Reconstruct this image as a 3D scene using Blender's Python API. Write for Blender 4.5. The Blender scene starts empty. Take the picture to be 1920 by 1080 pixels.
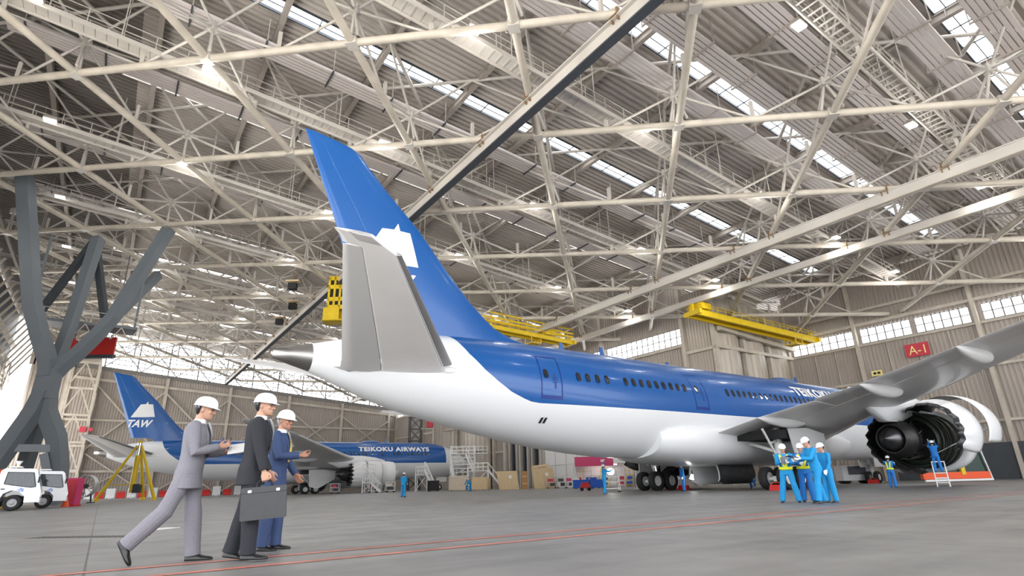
import bpy, bmesh, math, random
from mathutils import Vector, Matrix
D = bpy.data
COL = bpy.context.scene.collection
PI = math.pi
rnd = random.Random(7)

# ---------------------------------------------------------------- helpers
class MB:
    """collects shapes and links them as ONE mesh object"""
    def __init__(s):
        s.v = []; s.f = []; s.m = []; s.sm = []
    def add(s, vs, fs, mi=0, smooth=False):
        o = len(s.v)
        s.v += [tuple(v) for v in vs]
        for f in fs:
            s.f.append([i + o for i in f]); s.m.append(mi); s.sm.append(smooth)
        return s
    def box(s, c, d, M=None, mi=0):
        x, y, z = d[0] / 2, d[1] / 2, d[2] / 2
        vs = [Vector((i * x, j * y, k * z)) for k in (-1, 1) for j in (-1, 1) for i in (-1, 1)]
        if M is not None: vs = [M @ v for v in vs]
        vs = [v + Vector(c) for v in vs]
        return s.add(vs, [(0, 2, 3, 1), (4, 5, 7, 6), (0, 1, 5, 4), (2, 6, 7, 3), (0, 4, 6, 2), (1, 3, 7, 5)], mi)
    def beam(s, p, q, w, h, mi=0, up=(0, 0, 1)):
        p, q = Vector(p), Vector(q); d = (q - p)
        L = d.length; d.normalize(); up = Vector(up)
        if abs(d.dot(up)) > .99: up = Vector((1, 0, 0))
        x = d.cross(up).normalized(); z = x.cross(d)
        M = Matrix((x, d, z)).transposed()
        return s.box((p + q) / 2, (w, L, h), M, mi)
    def tube(s, p, q, r0, r1=None, n=8, caps=True, mi=0):
        r1 = r0 if r1 is None else r1
        return s.pipe([p, q], [r0, r1], n, caps, mi)
    def pipe(s, pts, rad, n=8, caps=True, mi=0, flat=None):
        pts = [Vector(p) for p in pts]
        if not isinstance(rad, (list, tuple)): rad = [rad] * len(pts)
        rings = []; ref = None
        for i, p in enumerate(pts):
            d = (pts[min(i + 1, len(pts) - 1)] - pts[max(i - 1, 0)]).normalized()
            if ref is None:
                ref = Vector((0, 0, 1)) if abs(d.z) < .9 else Vector((1, 0, 0))
            x = (ref - d * ref.dot(d)).normalized(); y = d.cross(x); ref = x
            rings.append([p + (x * math.cos(2 * PI * k / n) + y * math.sin(2 * PI * k / n)) * rad[i] for k in range(n)])
        return s.loft(rings, caps, mi)
    def loft(s, rings, caps=True, mi=0, smooth=True, closed=True, flip=False):
        n = len(rings[0]); vs = [v for r in rings for v in r]; fs = []
        for i in range(len(rings) - 1):
            for k in range(n if closed else n - 1):
                a, b = i * n + k, i * n + (k + 1) % n
                q = (a, b, b + n, a + n)
                fs.append(q[::-1] if flip else q)
        s.add(vs, fs, mi, smooth)
        if caps:
            for r, rev in ((0, True), (len(rings) - 1, False)):
                o = len(s.v); s.v += [tuple(v) for v in rings[r]]
                f = [o + k for k in range(n)]
                if rev != flip: f = f[::-1]
                s.f.append(f); s.m.append(mi); s.sm.append(False)
        return s
    def lathe(s, prof, M=None, n=24, a0=0., a1=2 * PI, mi=0, smooth=True):
        """prof: (x along axis, radius) pairs; axis = local X"""
        full = abs(a1 - a0 - 2 * PI) < 1e-6; k_ = n if full else n + 1
        rings = []
        for x, r in prof:
            ring = []
            for k in range(k_):
                t = a0 + (a1 - a0) * k / n
                v = Vector((x, r * math.cos(t), r * math.sin(t)))
                ring.append(M @ v if M is not None else v)
            rings.append(ring)
        return s.loft(rings, False, mi, smooth, full)
    def prism(s, poly, f0, f1, mi=0):
        """poly: 2D points; f0/f1 map (x,y) to the two faces"""
        n = len(poly); vs = [f0(*p) for p in poly] + [f1(*p) for p in poly]
        fs = [tuple(range(n))[::-1], tuple(range(n, 2 * n))] + [(k, (k + 1) % n, (k + 1) % n + n, k + n) for k in range(n)]
        return s.add(vs, fs, mi)
    def xform(s, M):
        s.v = [tuple(M @ Vector(v)) for v in s.v]; return s
    def build(s, name, mats, parent=None, loc=None):
        me = D.meshes.new(name); me.from_pydata(s.v, [], s.f)
        if not isinstance(mats, (list, tuple)): mats = [mats]
        for m in mats: me.materials.append(m)
        me.polygons.foreach_set('material_index', s.m); me.polygons.foreach_set('use_smooth', s.sm)
        me.update()
        return link(name, me, parent, loc)
def link(name, me, parent=None, loc=None):
    o = D.objects.new(name, me); COL.objects.link(o)
    if parent is not None: o.parent = parent
    if loc is not None: o.location = loc
    return o
def recalc(o):
    bm = bmesh.new(); bm.from_mesh(o.data); bmesh.ops.recalc_face_normals(bm, faces=bm.faces); bm.to_mesh(o.data); bm.free(); return o
def tag(o, label=None, cat=None, group=None, kind=None):
    if label: o['label'] = label
    if cat: o['category'] = cat
    if group: o['group'] = group
    if kind: o['kind'] = kind
    return o
def thing(name, label, cat, loc=(0, 0, 0), rz=0., group=None):
    o = D.objects.new(name, None); COL.objects.link(o); o.empty_display_size = .1
    o.location = loc; o.rotation_euler = (0, 0, rz)
    return tag(o, label, cat, group)
KIDS = {}
def copy_tree(o, parent=None, loc=None, rz=None, label=None):
    c = o.copy(); COL.objects.link(c)
    if parent is not None: c.parent = parent
    if loc is not None: c.location = loc
    if rz is not None: c.rotation_euler = (0, 0, rz)
    if label: c['label'] = label
    for ch in list(o.children): copy_tree(ch, c)
    return c
def nth(i):
    return ['first', 'second', 'third', 'fourth', 'fifth', 'sixth', 'seventh', 'eighth', 'ninth', 'tenth', 'eleventh', 'twelfth', 'thirteenth', 'fourteenth', 'fifteenth', 'sixteenth', 'seventeenth', 'eighteenth'][i]
def lerp(x, xs, ys):
    if x <= xs[0]: return ys[0]
    for i in range(len(xs) - 1):
        if x <= xs[i + 1]: return ys[i] + (ys[i + 1] - ys[i]) * (x - xs[i]) / (xs[i + 1] - xs[i])
    return ys[-1]
def smooth(x, xs, ys):
    """monotone-ish cubic through the points"""
    n = len(xs)
    if x <= xs[0]: return ys[0]
    if x >= xs[-1]: return ys[-1]
    i = max(k for k in range(n - 1) if xs[k] <= x)
    def sl(k):
        if k == 0: return (ys[1] - ys[0]) / (xs[1] - xs[0])
        if k == n - 1: return (ys[-1] - ys[-2]) / (xs[-1] - xs[-2])
        a = (ys[k] - ys[k - 1]) / (xs[k] - xs[k - 1]); b = (ys[k + 1] - ys[k]) / (xs[k + 1] - xs[k])
        return 0 if a * b <= 0 else 2 * a * b / (a + b)
    h = xs[i + 1] - xs[i]; t = (x - xs[i]) / h
    return (ys[i] * (1 + 2 * t) * (1 - t) ** 2 + sl(i) * h * t * (1 - t) ** 2 + ys[i + 1] * t * t * (3 - 2 * t) + sl(i + 1) * h * t * t * (t - 1))

# ---------------------------------------------------------------- materials
def srgb(r, g, b):
    f = lambda c: (c / 255) / 12.92 if c <= 10 else (((c / 255) + .055) / 1.055) ** 2.4
    return (f(r), f(g), f(b), 1)
def mat(name, col, rough=.5, metal=0., noise=0., scale=3., coat=0., spec=.5, stretch=None):
    m = D.materials.new(name); m.use_nodes = True; nt = m.node_tree
    b = nt.nodes['Principled BSDF']
    b.inputs['Base Color'].default_value = col; b.inputs['Roughness'].default_value = rough
    b.inputs['Metallic'].default_value = metal; b.inputs['Specular IOR Level'].default_value = spec
    if coat: b.inputs['Coat Weight'].default_value = coat; b.inputs['Coat Roughness'].default_value = .06
    if noise:
        tc = nt.nodes.new('ShaderNodeTexCoord'); n = nt.nodes.new('ShaderNodeTexNoise'); n.inputs['Scale'].default_value = scale
        n.inputs['Detail'].default_value = 6
        src = tc.outputs['Object']
        if stretch:
            mp = nt.nodes.new('ShaderNodeMapping'); mp.inputs['Scale'].default_value = stretch
            nt.links.new(src, mp.inputs[0]); src = mp.outputs[0]
        nt.links.new(src, n.inputs['Vector'])
        mr = nt.nodes.new('ShaderNodeMapRange'); mr.inputs[1].default_value = .3; mr.inputs[2].default_value = .7
        mr.inputs[3].default_value = 1 - noise; mr.inputs[4].default_value = 1 + noise
        nt.links.new(n.outputs['Fac'], mr.inputs[0])
        mx = nt.nodes.new('ShaderNodeMix'); mx.data_type = 'RGBA'; mx.blend_type = 'MULTIPLY'; mx.inputs['Factor'].default_value = 1
        mx.inputs[6].default_value = col; nt.links.new(mr.outputs[0], mx.inputs[7]); nt.links.new(mx.outputs[2], b.inputs['Base Color'])
    return m
def emit(name, col, s):
    m = D.materials.new(name); m.use_nodes = True; nt = m.node_tree; nt.nodes.clear()
    e = nt.nodes.new('ShaderNodeEmission'); e.inputs[0].default_value = col; e.inputs[1].default_value = s
    o = nt.nodes.new('ShaderNodeOutputMaterial'); nt.links.new(e.outputs[0], o.inputs[0]); return m
def glassmat(name, col=(.02, .03, .04, 1), alpha=.75):
    m = mat(name, col, .05, 0, spec=.8); m.node_tree.nodes['Principled BSDF'].inputs['Alpha'].default_value = alpha; return m
M_steel = mat('painted_steel', srgb(190, 184, 177), .45, 0, .10, .35)
M_steel2 = mat('painted_steel_warm', srgb(188, 179, 166), .5, 0, .14, .8)
M_deck = mat('deck_sheet', srgb(188, 180, 173), .55, 0, .07, .25)
M_girder = mat('girder_paint', srgb(166, 157, 149), .55, 0, .08, 1)
M_duct = mat('duct_paint', srgb(196, 187, 184), .5)
M_dark = mat('dark_grey_paint', srgb(62, 66, 72), .55, 0, .06, 2)
M_col = mat('column_paint', srgb(106, 113, 120), .5, 0, .06, .4)
M_black = mat('black_rubber', (.008, .008, .009, 1), .7)
M_rubber = mat('tyre_rubber', (.014, .014, .015, 1), .75, 0, .2, 6)
M_wall = mat('wall_sheet', srgb(168, 158, 149), .5, 0, .05, .4)
M_wall2 = mat('tower_sheet', srgb(176, 166, 154), .38, .15, .05, .4)
M_white = mat('white_paint', (.82, .83, .85, 1), .3, 0, coat=.3)
M_whitem = mat('white_matt', (.8, .8, .8, 1), .5)
M_grey = mat('wing_grey', srgb(204, 204, 205), .35, 0, .04, .6, coat=.2)
M_lgrey = mat('light_grey', srgb(226, 226, 226), .35, 0)
M_metal = mat('bare_metal', (.33, .32, .31, 1), .36, 1., .12, 1.2, stretch=(.3, 3, 3))
M_dmetal = mat('dark_metal', (.10, .10, .105, 1), .35, .9, .25, 3)
M_hot = mat('burnt_metal', (.035, .034, .034, 1), .42, .7, .3, 4)
M_chrome = mat('bright_metal', (.7, .7, .7, 1), .2, 1.)
M_yellow = mat('yellow_paint', srgb(222, 188, 24), .45, 0, .08, 2)
M_red = mat('red_paint', srgb(205, 40, 36), .5)
M_orange = mat('orange_paint', srgb(228, 84, 30), .5)
M_magenta = mat('magenta_board', srgb(205, 60, 112), .5)
M_wood = mat('plywood', srgb(214, 190, 150), .7, 0, .1, 2, stretch=(6, 6, .6))
M_beige = mat('beige_board', srgb(205, 190, 170), .6, 0, .05, 2)
M_bluep = mat('blue_paint', srgb(30, 90, 190), .45)
M_green = mat('dark_green', srgb(20, 52, 44), .4)
M_brown = mat('rusty_bracket', srgb(128, 104, 78), .7, 0, .3, 5)
M_glass = glassmat('tinted_glass')
M_sky = emit('daylight_pane', (.93, .97, 1, 1), 3.2)
M_lamp = emit('lamp_glow', (1, 1, .93, 1), 9)
M_signw = mat('sign_white', (.85, .85, .75, 1), .5)

# ---------------------------------------------------------------- camera and world
sc = bpy.context.scene
AZ = .95735; PITCH, ROLL, F, HC = .33674, -.02552, 1047.966, .71832
def cam_axes():
    c, s = math.cos(PITCH), math.sin(PITCH)
    A = Matrix(((1, 0, 0), (0, s, -c), (0, c, s)))
    c, s = math.cos(ROLL), math.sin(ROLL)
    R = Matrix(((c, -s, 0), (s, c, 0), (0, 0, 1))) @ A      # rows: right, down, forward
    B = Matrix(((math.sin(AZ), math.cos(AZ), 0), (-math.cos(AZ), math.sin(AZ), 0), (0, 0, 1)))
    return [B @ Vector(R[i]) for i in range(3)]
r_, d_, f_ = cam_axes()
cam = D.objects.new('camera', D.cameras.new('camera')); COL.objects.link(cam)
cam.matrix_world = Matrix(((r_.x, -d_.x, -f_.x, 0), (r_.y, -d_.y, -f_.y, 0), (r_.z, -d_.z, -f_.z, HC), (0, 0, 0, 1)))
cam.data.sensor_width = 36; cam.data.lens = F / 1920 * 36; cam.data.clip_end = 2000; cam.data.clip_start = .05
sc.camera = cam
w = D.worlds.new('overcast_sky'); sc.world = w; w.use_nodes = True
bg = w.node_tree.nodes['Background']; bg.inputs[0].default_value = (.93, .96, 1, 1); bg.inputs[1].default_value = 2.3
sun = D.objects.new('sun', D.lights.new('sun', 'SUN')); COL.objects.link(sun); sun.data.energy = 13; sun.data.angle = .01; sun.data.color = (1, .97, .92)
sun.rotation_euler = Vector((-.5, .1, 1)).to_track_quat('Z', 'Y').to_euler()
sc.view_settings.view_transform = 'Standard'; sc.view_settings.look = 'None'; sc.view_settings.gamma = 1; sc.view_settings.exposure = .93
sc.view_settings.use_curve_mapping = False
sc.cycles.use_adaptive_sampling = True; sc.cycles.adaptive_threshold = .03
sc.cycles.max_bounces = 6; sc.cycles.diffuse_bounces = 4; sc.cycles.glossy_bounces = 2; sc.cycles.transparent_max_bounces = 8
sc.cycles.sample_clamp_indirect = 6; sc.cycles.caustics_reflective = False; sc.cycles.caustics_refractive = False
def FLOOR_LINES():
    strip("trim_9", [(-6, 7.35), (62, 7.35)], .14, M_line)
    strip("trim_10", [(-6, 6.56), (62, 6.56)], .14, M_line)
# ================================================================ the hall (X towards the nose wall, Y towards the far wall)
AW, BW = 72., 130.
M_fr = mat('window_frame_grey', srgb(120, 116, 114), .5)
M_deck2 = mat('deck_shade_and_grate', srgb(120, 113, 107), .6, 0, .08, .3)  # door-side roof shade put into the sheet colour; also the grate grey
def zr(a, b): return 25. - .0929 * a - .0042 * b          # bottom chord level
DECK = 5.55
# ---- floor
def floor_mat():
    m = D.materials.new('concrete_floor'); m.use_nodes = True; nt = m.node_tree; N = nt.nodes; L = nt.links
    b = N['Principled BSDF']; b.inputs['Roughness'].default_value = .42
    tc = N.new('ShaderNodeTexCoord')
    def noise(scale, st, det=5):
        mp = N.new('ShaderNodeMapping'); mp.inputs['Scale'].default_value = st; mp.inputs['Rotation'].default_value = (0, 0, .45)
        n = N.new('ShaderNodeTexNoise'); n.inputs['Scale'].default_value = scale; n.inputs['Detail'].default_value = det
        L.new(tc.outputs['Object'], mp.inputs[0]); L.new(mp.outputs[0], n.inputs['Vector']); return n.outputs['Fac']
    r = N.new('ShaderNodeValToRGB'); r.color_ramp.elements[0].position = .32; r.color_ramp.elements[1].position = .7
    r.color_ramp.elements[0].color = srgb(107, 106, 105); r.color_ramp.elements[1].color = srgb(143, 141, 138)
    a = N.new('ShaderNodeMath'); a.operation = 'ADD'; h = N.new('ShaderNodeMath'); h.operation = 'MULTIPLY'; h.inputs[1].default_value = .5
    L.new(noise(.55, (1, 1, 1)), a.inputs[0]); L.new(noise(.9, (.25, 2.2, 1)), a.inputs[1]); L.new(a.outputs[0], h.inputs[0]); L.new(h.outputs[0], r.inputs[0])
    br = N.new('ShaderNodeTexBrick'); br.offset = 0; br.inputs['Scale'].default_value = 1; br.inputs['Mortar Size'].default_value = .012
    br.inputs['Brick Width'].default_value = 7.5; br.inputs['Row Height'].default_value = 7.5
    br.inputs['Color1'].default_value = (1, 1, 1, 1); br.inputs['Color2'].default_value = (1, 1, 1, 1); br.inputs['Mortar'].default_value = (.35, .35, .35, 1)
    L.new(tc.outputs['Object'], br.inputs['Vector'])
    mx = N.new('ShaderNodeMix'); mx.data_type = 'RGBA'; mx.blend_type = 'MULTIPLY'; mx.inputs['Factor'].default_value = 1
    L.new(r.outputs[0], mx.inputs[6]); L.new(br.outputs['Color'], mx.inputs[7]); L.new(mx.outputs[2], b.inputs['Base Color'])
    mr = N.new('ShaderNodeMapRange'); mr.inputs[3].default_value = .34; mr.inputs[4].default_value = .6
    L.new(noise(1.7, (1, 1, 1)), mr.inputs[0]); L.new(mr.outputs[0], b.inputs['Roughness'])
    return m
fl = MB().box((40, 50, -.15), (113.6, 164, .3)).build('floor', floor_mat()); tag(fl, kind='structure')
M_apr = mat('apron_concrete', srgb(205, 204, 200), .6, 0, .08, .4)
for nm_, c_, d_ in (('ground_west', (-96.8, 20, -.15), (160, 400, .3)), ('ground_south', (40, -106, -.15), (113.6, 148, .3))): tag(MB().box(c_, d_).build(nm_, M_apr), kind='structure')
M_line = mat('red_floor_line', srgb(192, 118, 102), .5, 0, .25, 2.5)
def strip(name, pts, w, m, z=.004):
    b = MB()
    for (x0, y0), (x1, y1) in zip(pts[:-1], pts[1:]):
        d = Vector((x1 - x0, y1 - y0)); n = Vector((-d.y, d.x)).normalized() * w / 2
        b.add([(x0 + n.x, y0 + n.y, z), (x0 - n.x, y0 - n.y, z), (x1 - n.x, y1 - n.y, z), (x1 + n.x, y1 + n.y, z)], [(0, 1, 2, 3)])
    return tag(b.build(name, m), kind='structure')
FLOOR_LINES()
# ---- corrugated sheets
def corr(o, u, v, n, L, pitch, depth, tops, bots, mi=0):
    """sheet from o along unit u for length L; ribs run along v; bots/tops(t) give the extent along v; n = outward"""
    o, u, v, n = Vector(o), Vector(u), Vector(v), Vector(n); b = MB(); ts = []
    k = 0.
    while k < L:
        for f, h in ((0, 0), (.32, 0), (.42, 1), (.9, 1)):
            t = k + f * pitch
            if t <= L: ts.append((t, h))
        k += pitch
    ts.append((L, 0)); vs = []
    for t, h in ts:
        q = o + u * t + n * (depth * h)
        vs += [q + v * bots(t), q + v * tops(t)]
    b.add(vs, [(2 * i, 2 * i + 2, 2 * i + 3, 2 * i + 1) for i in range(len(ts) - 1)], mi)
    return b
# ---- roof deck with skylight slots
SKY = [6.3, 18.5, 31.0, 44.2, 57.2, 70.2, 83.1, 96.1, 109., 122.]
SW = 1.25
A0, A1 = -18., 78.
B0, B1 = -30., 131.
edges = [B0] + [e for s in SKY for e in (s - SW / 2, s + SW / 2)] + [B1]
SLX = Vector((1, 0, -.0929))
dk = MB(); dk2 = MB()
for i in range(0, len(edges), 2):
    y0, y1 = edges[i], edges[i + 1]
    c = corr((0, y0, 25 + DECK - .0042 * y0), (0, 1, -.0042), SLX, (0, 0, 1), y1 - y0, .5, .2, lambda t: A1, lambda t: -3.)
    dk.add(c.v, c.f)
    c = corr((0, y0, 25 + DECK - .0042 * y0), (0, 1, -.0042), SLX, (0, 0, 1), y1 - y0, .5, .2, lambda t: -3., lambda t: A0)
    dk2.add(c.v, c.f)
for y in SKY:      # strips that close the slot past the ends of the glazing
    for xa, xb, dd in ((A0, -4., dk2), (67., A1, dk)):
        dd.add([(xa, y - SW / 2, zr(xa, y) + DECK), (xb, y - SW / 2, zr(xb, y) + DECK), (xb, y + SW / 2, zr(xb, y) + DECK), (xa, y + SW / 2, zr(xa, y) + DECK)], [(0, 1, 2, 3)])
tag(dk.build('ceiling', M_deck), kind='structure'); tag(dk2.build('ceiling_west', M_deck2), kind='structure')  # west deck has its shade painted as a darker tone
for i, y in enumerate(SKY):
    t = tag(D.objects.new('window_%d' % (i + 20), None), kind='structure'); COL.objects.link(t)
    fr = MB(); x = -4.
    z = lambda q: zr(q, y) + DECK
    for s in (-SW / 2, SW / 2): fr.beam((-4, y + s, z(-4) + .02), (67, y + s, z(67) + .02), .1, .22)
    fr.beam((-4, y, z(-4)), (67, y, z(67)), .05, .08)
    while x < 67: fr.beam((x, y - SW / 2, z(x)), (x, y + SW / 2, z(x)), .06, .08); x += 2.15
    f = fr.build('window_frame', M_dark if i < 3 else M_girder, t); tag(f, kind='structure')
    pn = MB().add([(-4, y - SW / 2, z(-4) + .12), (67, y - SW / 2, z(67) + .12), (67, y + SW / 2, z(67) + .12), (-4, y + SW / 2, z(-4) + .12)], [(0, 1, 2, 3)]).build('pane', M_sky, t)
    tag(pn, kind='structure')
# ---- girders under the deck
k = -3
n_g = 0
rf = thing('roof_truss', 'white painted tubular space frame truss carrying the corrugated hangar roof', 'roof truss')
while 4.55 + 6.482 * k < AW:
    a = 4.55 + 6.482 * k; k += 1
    g = MB(); z0 = zr(a, B0) + 5.2; z1 = zr(a, B1) + 5.2
    g.beam((a, B0, z0), (a, B1, z1), .06, .5); g.beam((a, B0, z0 - .25), (a, B1, z1 - .25), .34, .05); g.beam((a, B0, z0 + .25), (a, B1, z1 + .25), .34, .05)
    y = B0
    while y < B1: g.box((a, y, zr(a, y) + 5.2), (.32, .05, .45)); y += 2.6
    g.build('deck_girder', M_girder, rf)
# ---- space frame: bottom chords, top chords, web
S_, U0, W0 = 9.1672, 23.0962, 31.0463
R2 = math.sqrt(.5)
def uw(u, w): return (u - w) * R2, (u + w) * R2
XA, XB, YA, YB = -13., 71.5, -14., 129.
def clip(p, d):
    t0, t1 = -1e9, 1e9
    for c, dd, lo, hi in ((p[0], d[0], XA, XB), (p[1], d[1], YA, YB)):
        a_, b_ = (lo - c) / dd, (hi - c) / dd
        t0 = max(t0, min(a_, b_)); t1 = min(t1, max(a_, b_))
    return (t0, t1) if t1 - t0 > 4 else None
lines = []
for i in range(-8, 16):
    u = U0 + S_ * i; c = clip(uw(u, 0), (-R2, R2))
    if c: lines.append((uw(u, c[0]), uw(u, c[1])))
for j in range(-14, 20):
    w_ = W0 - S_ * j; c = clip(uw(0, w_), (R2, R2))
    if c: lines.append((uw(c[0], w_), uw(c[1], w_)))
for (x0, y0), (x1, y1) in lines:
    p0, p1 = Vector((x0, y0, zr(x0, y0))), Vector((x1, y1, zr(x1, y1)))
    MB().tube(p0, p1, .235, n=10).build('bottom_chord', M_steel2, rf)
    MB().tube(p0 + Vector((0, 0, 5)), p1 + Vector((0, 0, 5)), .13, n=6).build('top_chord', M_steel, rf)
def inside(a, b): return XA + .5 < a < XB - .5 and YA + .5 < b < YB - .5
def P3(u, w, d):
    a, b = uw(u, w); return Vector((a, b, zr(a, b) + d))
clusters = []
for i in range(-8, 16):
    for j in range(-14, 20):
        u, w_ = U0 + S_ * i, W0 - S_ * j
        a, b = uw(u, w_)
        if not inside(a, b): continue
        m = MB(); M_ = P3(u, w_, 2.35); h = S_ / 2
        m.box(P3(u, w_, 0), (.62, .62, .5), Matrix.Rotation(PI / 4, 3, 'Z'))
        for s in (-1, 1): m.tube(P3(u + .5 * s, w_ + .5 * s, .1), M_, .09, n=6)
        m.box(M_, (.5, .5, .55), Matrix.Rotation(PI / 4, 3, 'Z'))
        for du, dw in ((h, 0), (-h, 0), (0, h), (0, -h)):
            if not inside(*uw(u + du, w_ + dw)): continue
            m.tube(M_, P3(u + du, w_ + dw, 5), .085, n=6)
            m.tube(M_, P3(u + du * .97, w_ + dw * .97, .12), .085, n=6)
        for du, dw in ((h, 0), (0, h)):
            q = P3(u + du, w_ + dw, 0)
            if inside(q.x, q.y):
                m.beam(q, q + Vector((0, 0, 1.35)), .2, .2)
        clusters.append((math.hypot(a, b), m))
clusters.sort(key=lambda c: c[0])
for _, m in clusters[:96]: m.build('web_joint', M_steel, rf)
rest = MB()
for _, m in clusters[96:]: rest.add(m.v, m.f, 0, False)
tag(rest.build('web_joint', M_steel, rf), kind='stuff')
# ---- crane runway beams along Y
def runway(a, label, wgt, flange, dark):
    t = thing('crane_rail', label, 'crane rail', (a, 0, 0))
    z = lambda y: zr(a, y) - .28
    b = MB(); b.beam((0, YA, z(YA) - wgt / 2), (0, YB, z(YB) - wgt / 2), .1 if dark else .34, wgt)
    b.beam((0, YA, z(YA) - .05), (0, YB, z(YB) - .05), flange, .08)
    b.build('web', M_steel, t)
    MB().beam((0, YA, z(YA) - wgt - .04), (0, YB, z(YB) - wgt - .04), flange, .1).build('lower_flange', M_dark if dark else M_steel2, t)
    for (x0, y0), (x1, y1) in lines:
        s = (a - x0) / (x1 - x0) if abs(x1 - x0) > 1e-6 else -1
        if 0 < s < 1:
            y = y0 + s * (y1 - y0)
            h = MB()
            for e in (-.2, .2): h.box((0, y + e, z(y) + .1), (.5, .07, .75))
            h.box((0, y, z(y) - .02), (.7, .5, .06)); h.build('hanger', M_brown, t)
runway(17.6, 'wide light crane rail with dark underside crossing the roof behind the near tail fin', 1.0, .55, True)
runway(44.3, 'long pale crane rail above the near fuselage, holding the yellow gantry beam end', .75, .5, False)
runway(51.0, 'pale crane rail nearest the right wall, above the yellow gantry beam', .55, .4, False)
# ---- pipe bundles hung under the deck
DUCTS = [(4.6, 14, 66), (7.6, 12, 66), (12., 6, 66), (16., 8, 66), (19.4, -4, 66), (33.0, -10, 64), (40.9, -10, 64), (54., -10, 55), (66.5, -10, 50)]
DN = ['nearest the camera', 'second from the front', 'third from the front', 'fourth from the front', 'fifth from the front', 'sixth from the front', 'seventh from the front', 'eighth from the front', 'farthest back']
for (y, xa, xb), nm in zip(DUCTS, DN):
    t = thing('pipe_bundle', 'bundle of five flat grey pipes under the roof, ' + nm, 'pipes', (0, y, 0), 0, 'pipe bundles under the roof')
    z = lambda x: zr(x, y) + 3.55
    for q in range(5):
        o = (q - 2) * .3
        MB().beam((xa, o, z(xa)), (xb, o, z(xb)), .235, .2).build('pipe', M_duct, t)
    x = xa + 1
    while x < xb:
        b = MB(); b.beam((x, -.95, z(x) - .14), (x, .95, z(x) - .14), .1, .1)
        for s in (-.9, .9): b.beam((x, s, z(x) - .15), (x, s, z(x) + 1.9), .05, .05, mi=1)
        b.build('bracket', [M_dark if y > 25 else M_girder, M_girder], t); x += 4.3
# ---- catwalks along X
CATW = [(9.25, 20, 68), (21.9, -6, 66), (34.6, -12, 60), (47.4, -12, 52), (60.6, -12, 52), (73.5, -12, 52), (86.5, -12, 50), (99.5, -12, 50)]
CN = ['nearest the right edge', 'second from the front', 'third from the front', 'fourth from the front', 'fifth from the front', 'sixth from the front', 'seventh from the front', 'farthest back']
LA = [-7.5, 1.1, 12.6, 26.1, 39., 50.3, 61.5]
for ci, ((y, xa, xb), nm) in enumerate(zip(CATW, CN)):
    t = thing('catwalk', 'light grey roof catwalk with thin railings, ' + nm, 'catwalk', (0, y, 0), 0, 'catwalks in the roof')
    z = lambda x: zr(x, y) + .75
    b = MB()
    for s in (-.5, .5): b.beam((xa, s, z(xa)), (xb, s, z(xb)), .09, .3)
    x = xa; st = .55 if ci < 4 else 1.1
    while x < xb: b.beam((x, -.5, z(x)), (x, .5, z(x)), .12, .05); x += st
    if ci: b.beam((xa, 0, z(xa) + .03), (xb, 0, z(xb) + .03), .84, .03)
    b.build('walkway', M_steel, t)
    for s in (-.5, .5):
        r = MB()
        for h in (.55, 1.05): r.beam((xa, s, z(xa) + h), (xb, s, z(xb) + h), .045, .045)
        x = xa
        while x < xb: r.beam((x, s, z(x)), (x, s, z(x) + 1.05), .05, .05); x += 1.7
        r.build('railing', M_steel, t)
    x = xa + 2
    while x < xb:
        for s in (-.55, .55): MB().beam((x, s, z(x) + .1), (x, s, z(x) + 4.2), .05, .05).build('hanger_rod', M_steel, t)
        x += 6.48
# ---- high-bay lamps
lamp_data = D.lights.new('lamp_light', 'POINT'); lamp_data.energy = 130; lamp_data.shadow_soft_size = .3; lamp_data.color = (1, .97, .92)
lp0 = None; cnt = 0
for ci, (y, xa, xb) in enumerate(CATW):
    k = 0
    for a in LA:
        if not (xa - 1 < a < xb): continue
        yy = y + (-1.05 if ci != 0 else .95)
        lab = 'high bay lamp, %s from the door along the catwalk %s' % (nth(k), CN[ci]); k += 1
        loc = (a, yy, zr(a, yy) + .55)
        if lp0 is None:
            lp0 = thing('high_bay_lamp', lab, 'lamp', loc, 0, 'high bay lamps in the roof')
            MB().box((0, 0, .14), (.78, .55, .16)).box((0, 0, .3), (.3, .3, .2)).build('housing', M_girder, lp0)
            MB().box((0, 0, .02), (.7, .47, .08)).build('diffuser', M_lamp, lp0)
            MB().beam((0, 0, .3), (0, .5, .3), .06, .06).build('arm', M_girder, lp0)
        else: copy_tree(lp0, None, loc, 0, lab)
        if a < 0: continue
        l_ = D.objects.new('lamp_light', lamp_data); COL.objects.link(l_); l_.location = (a, yy, loc[2] - 1.4)
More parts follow.
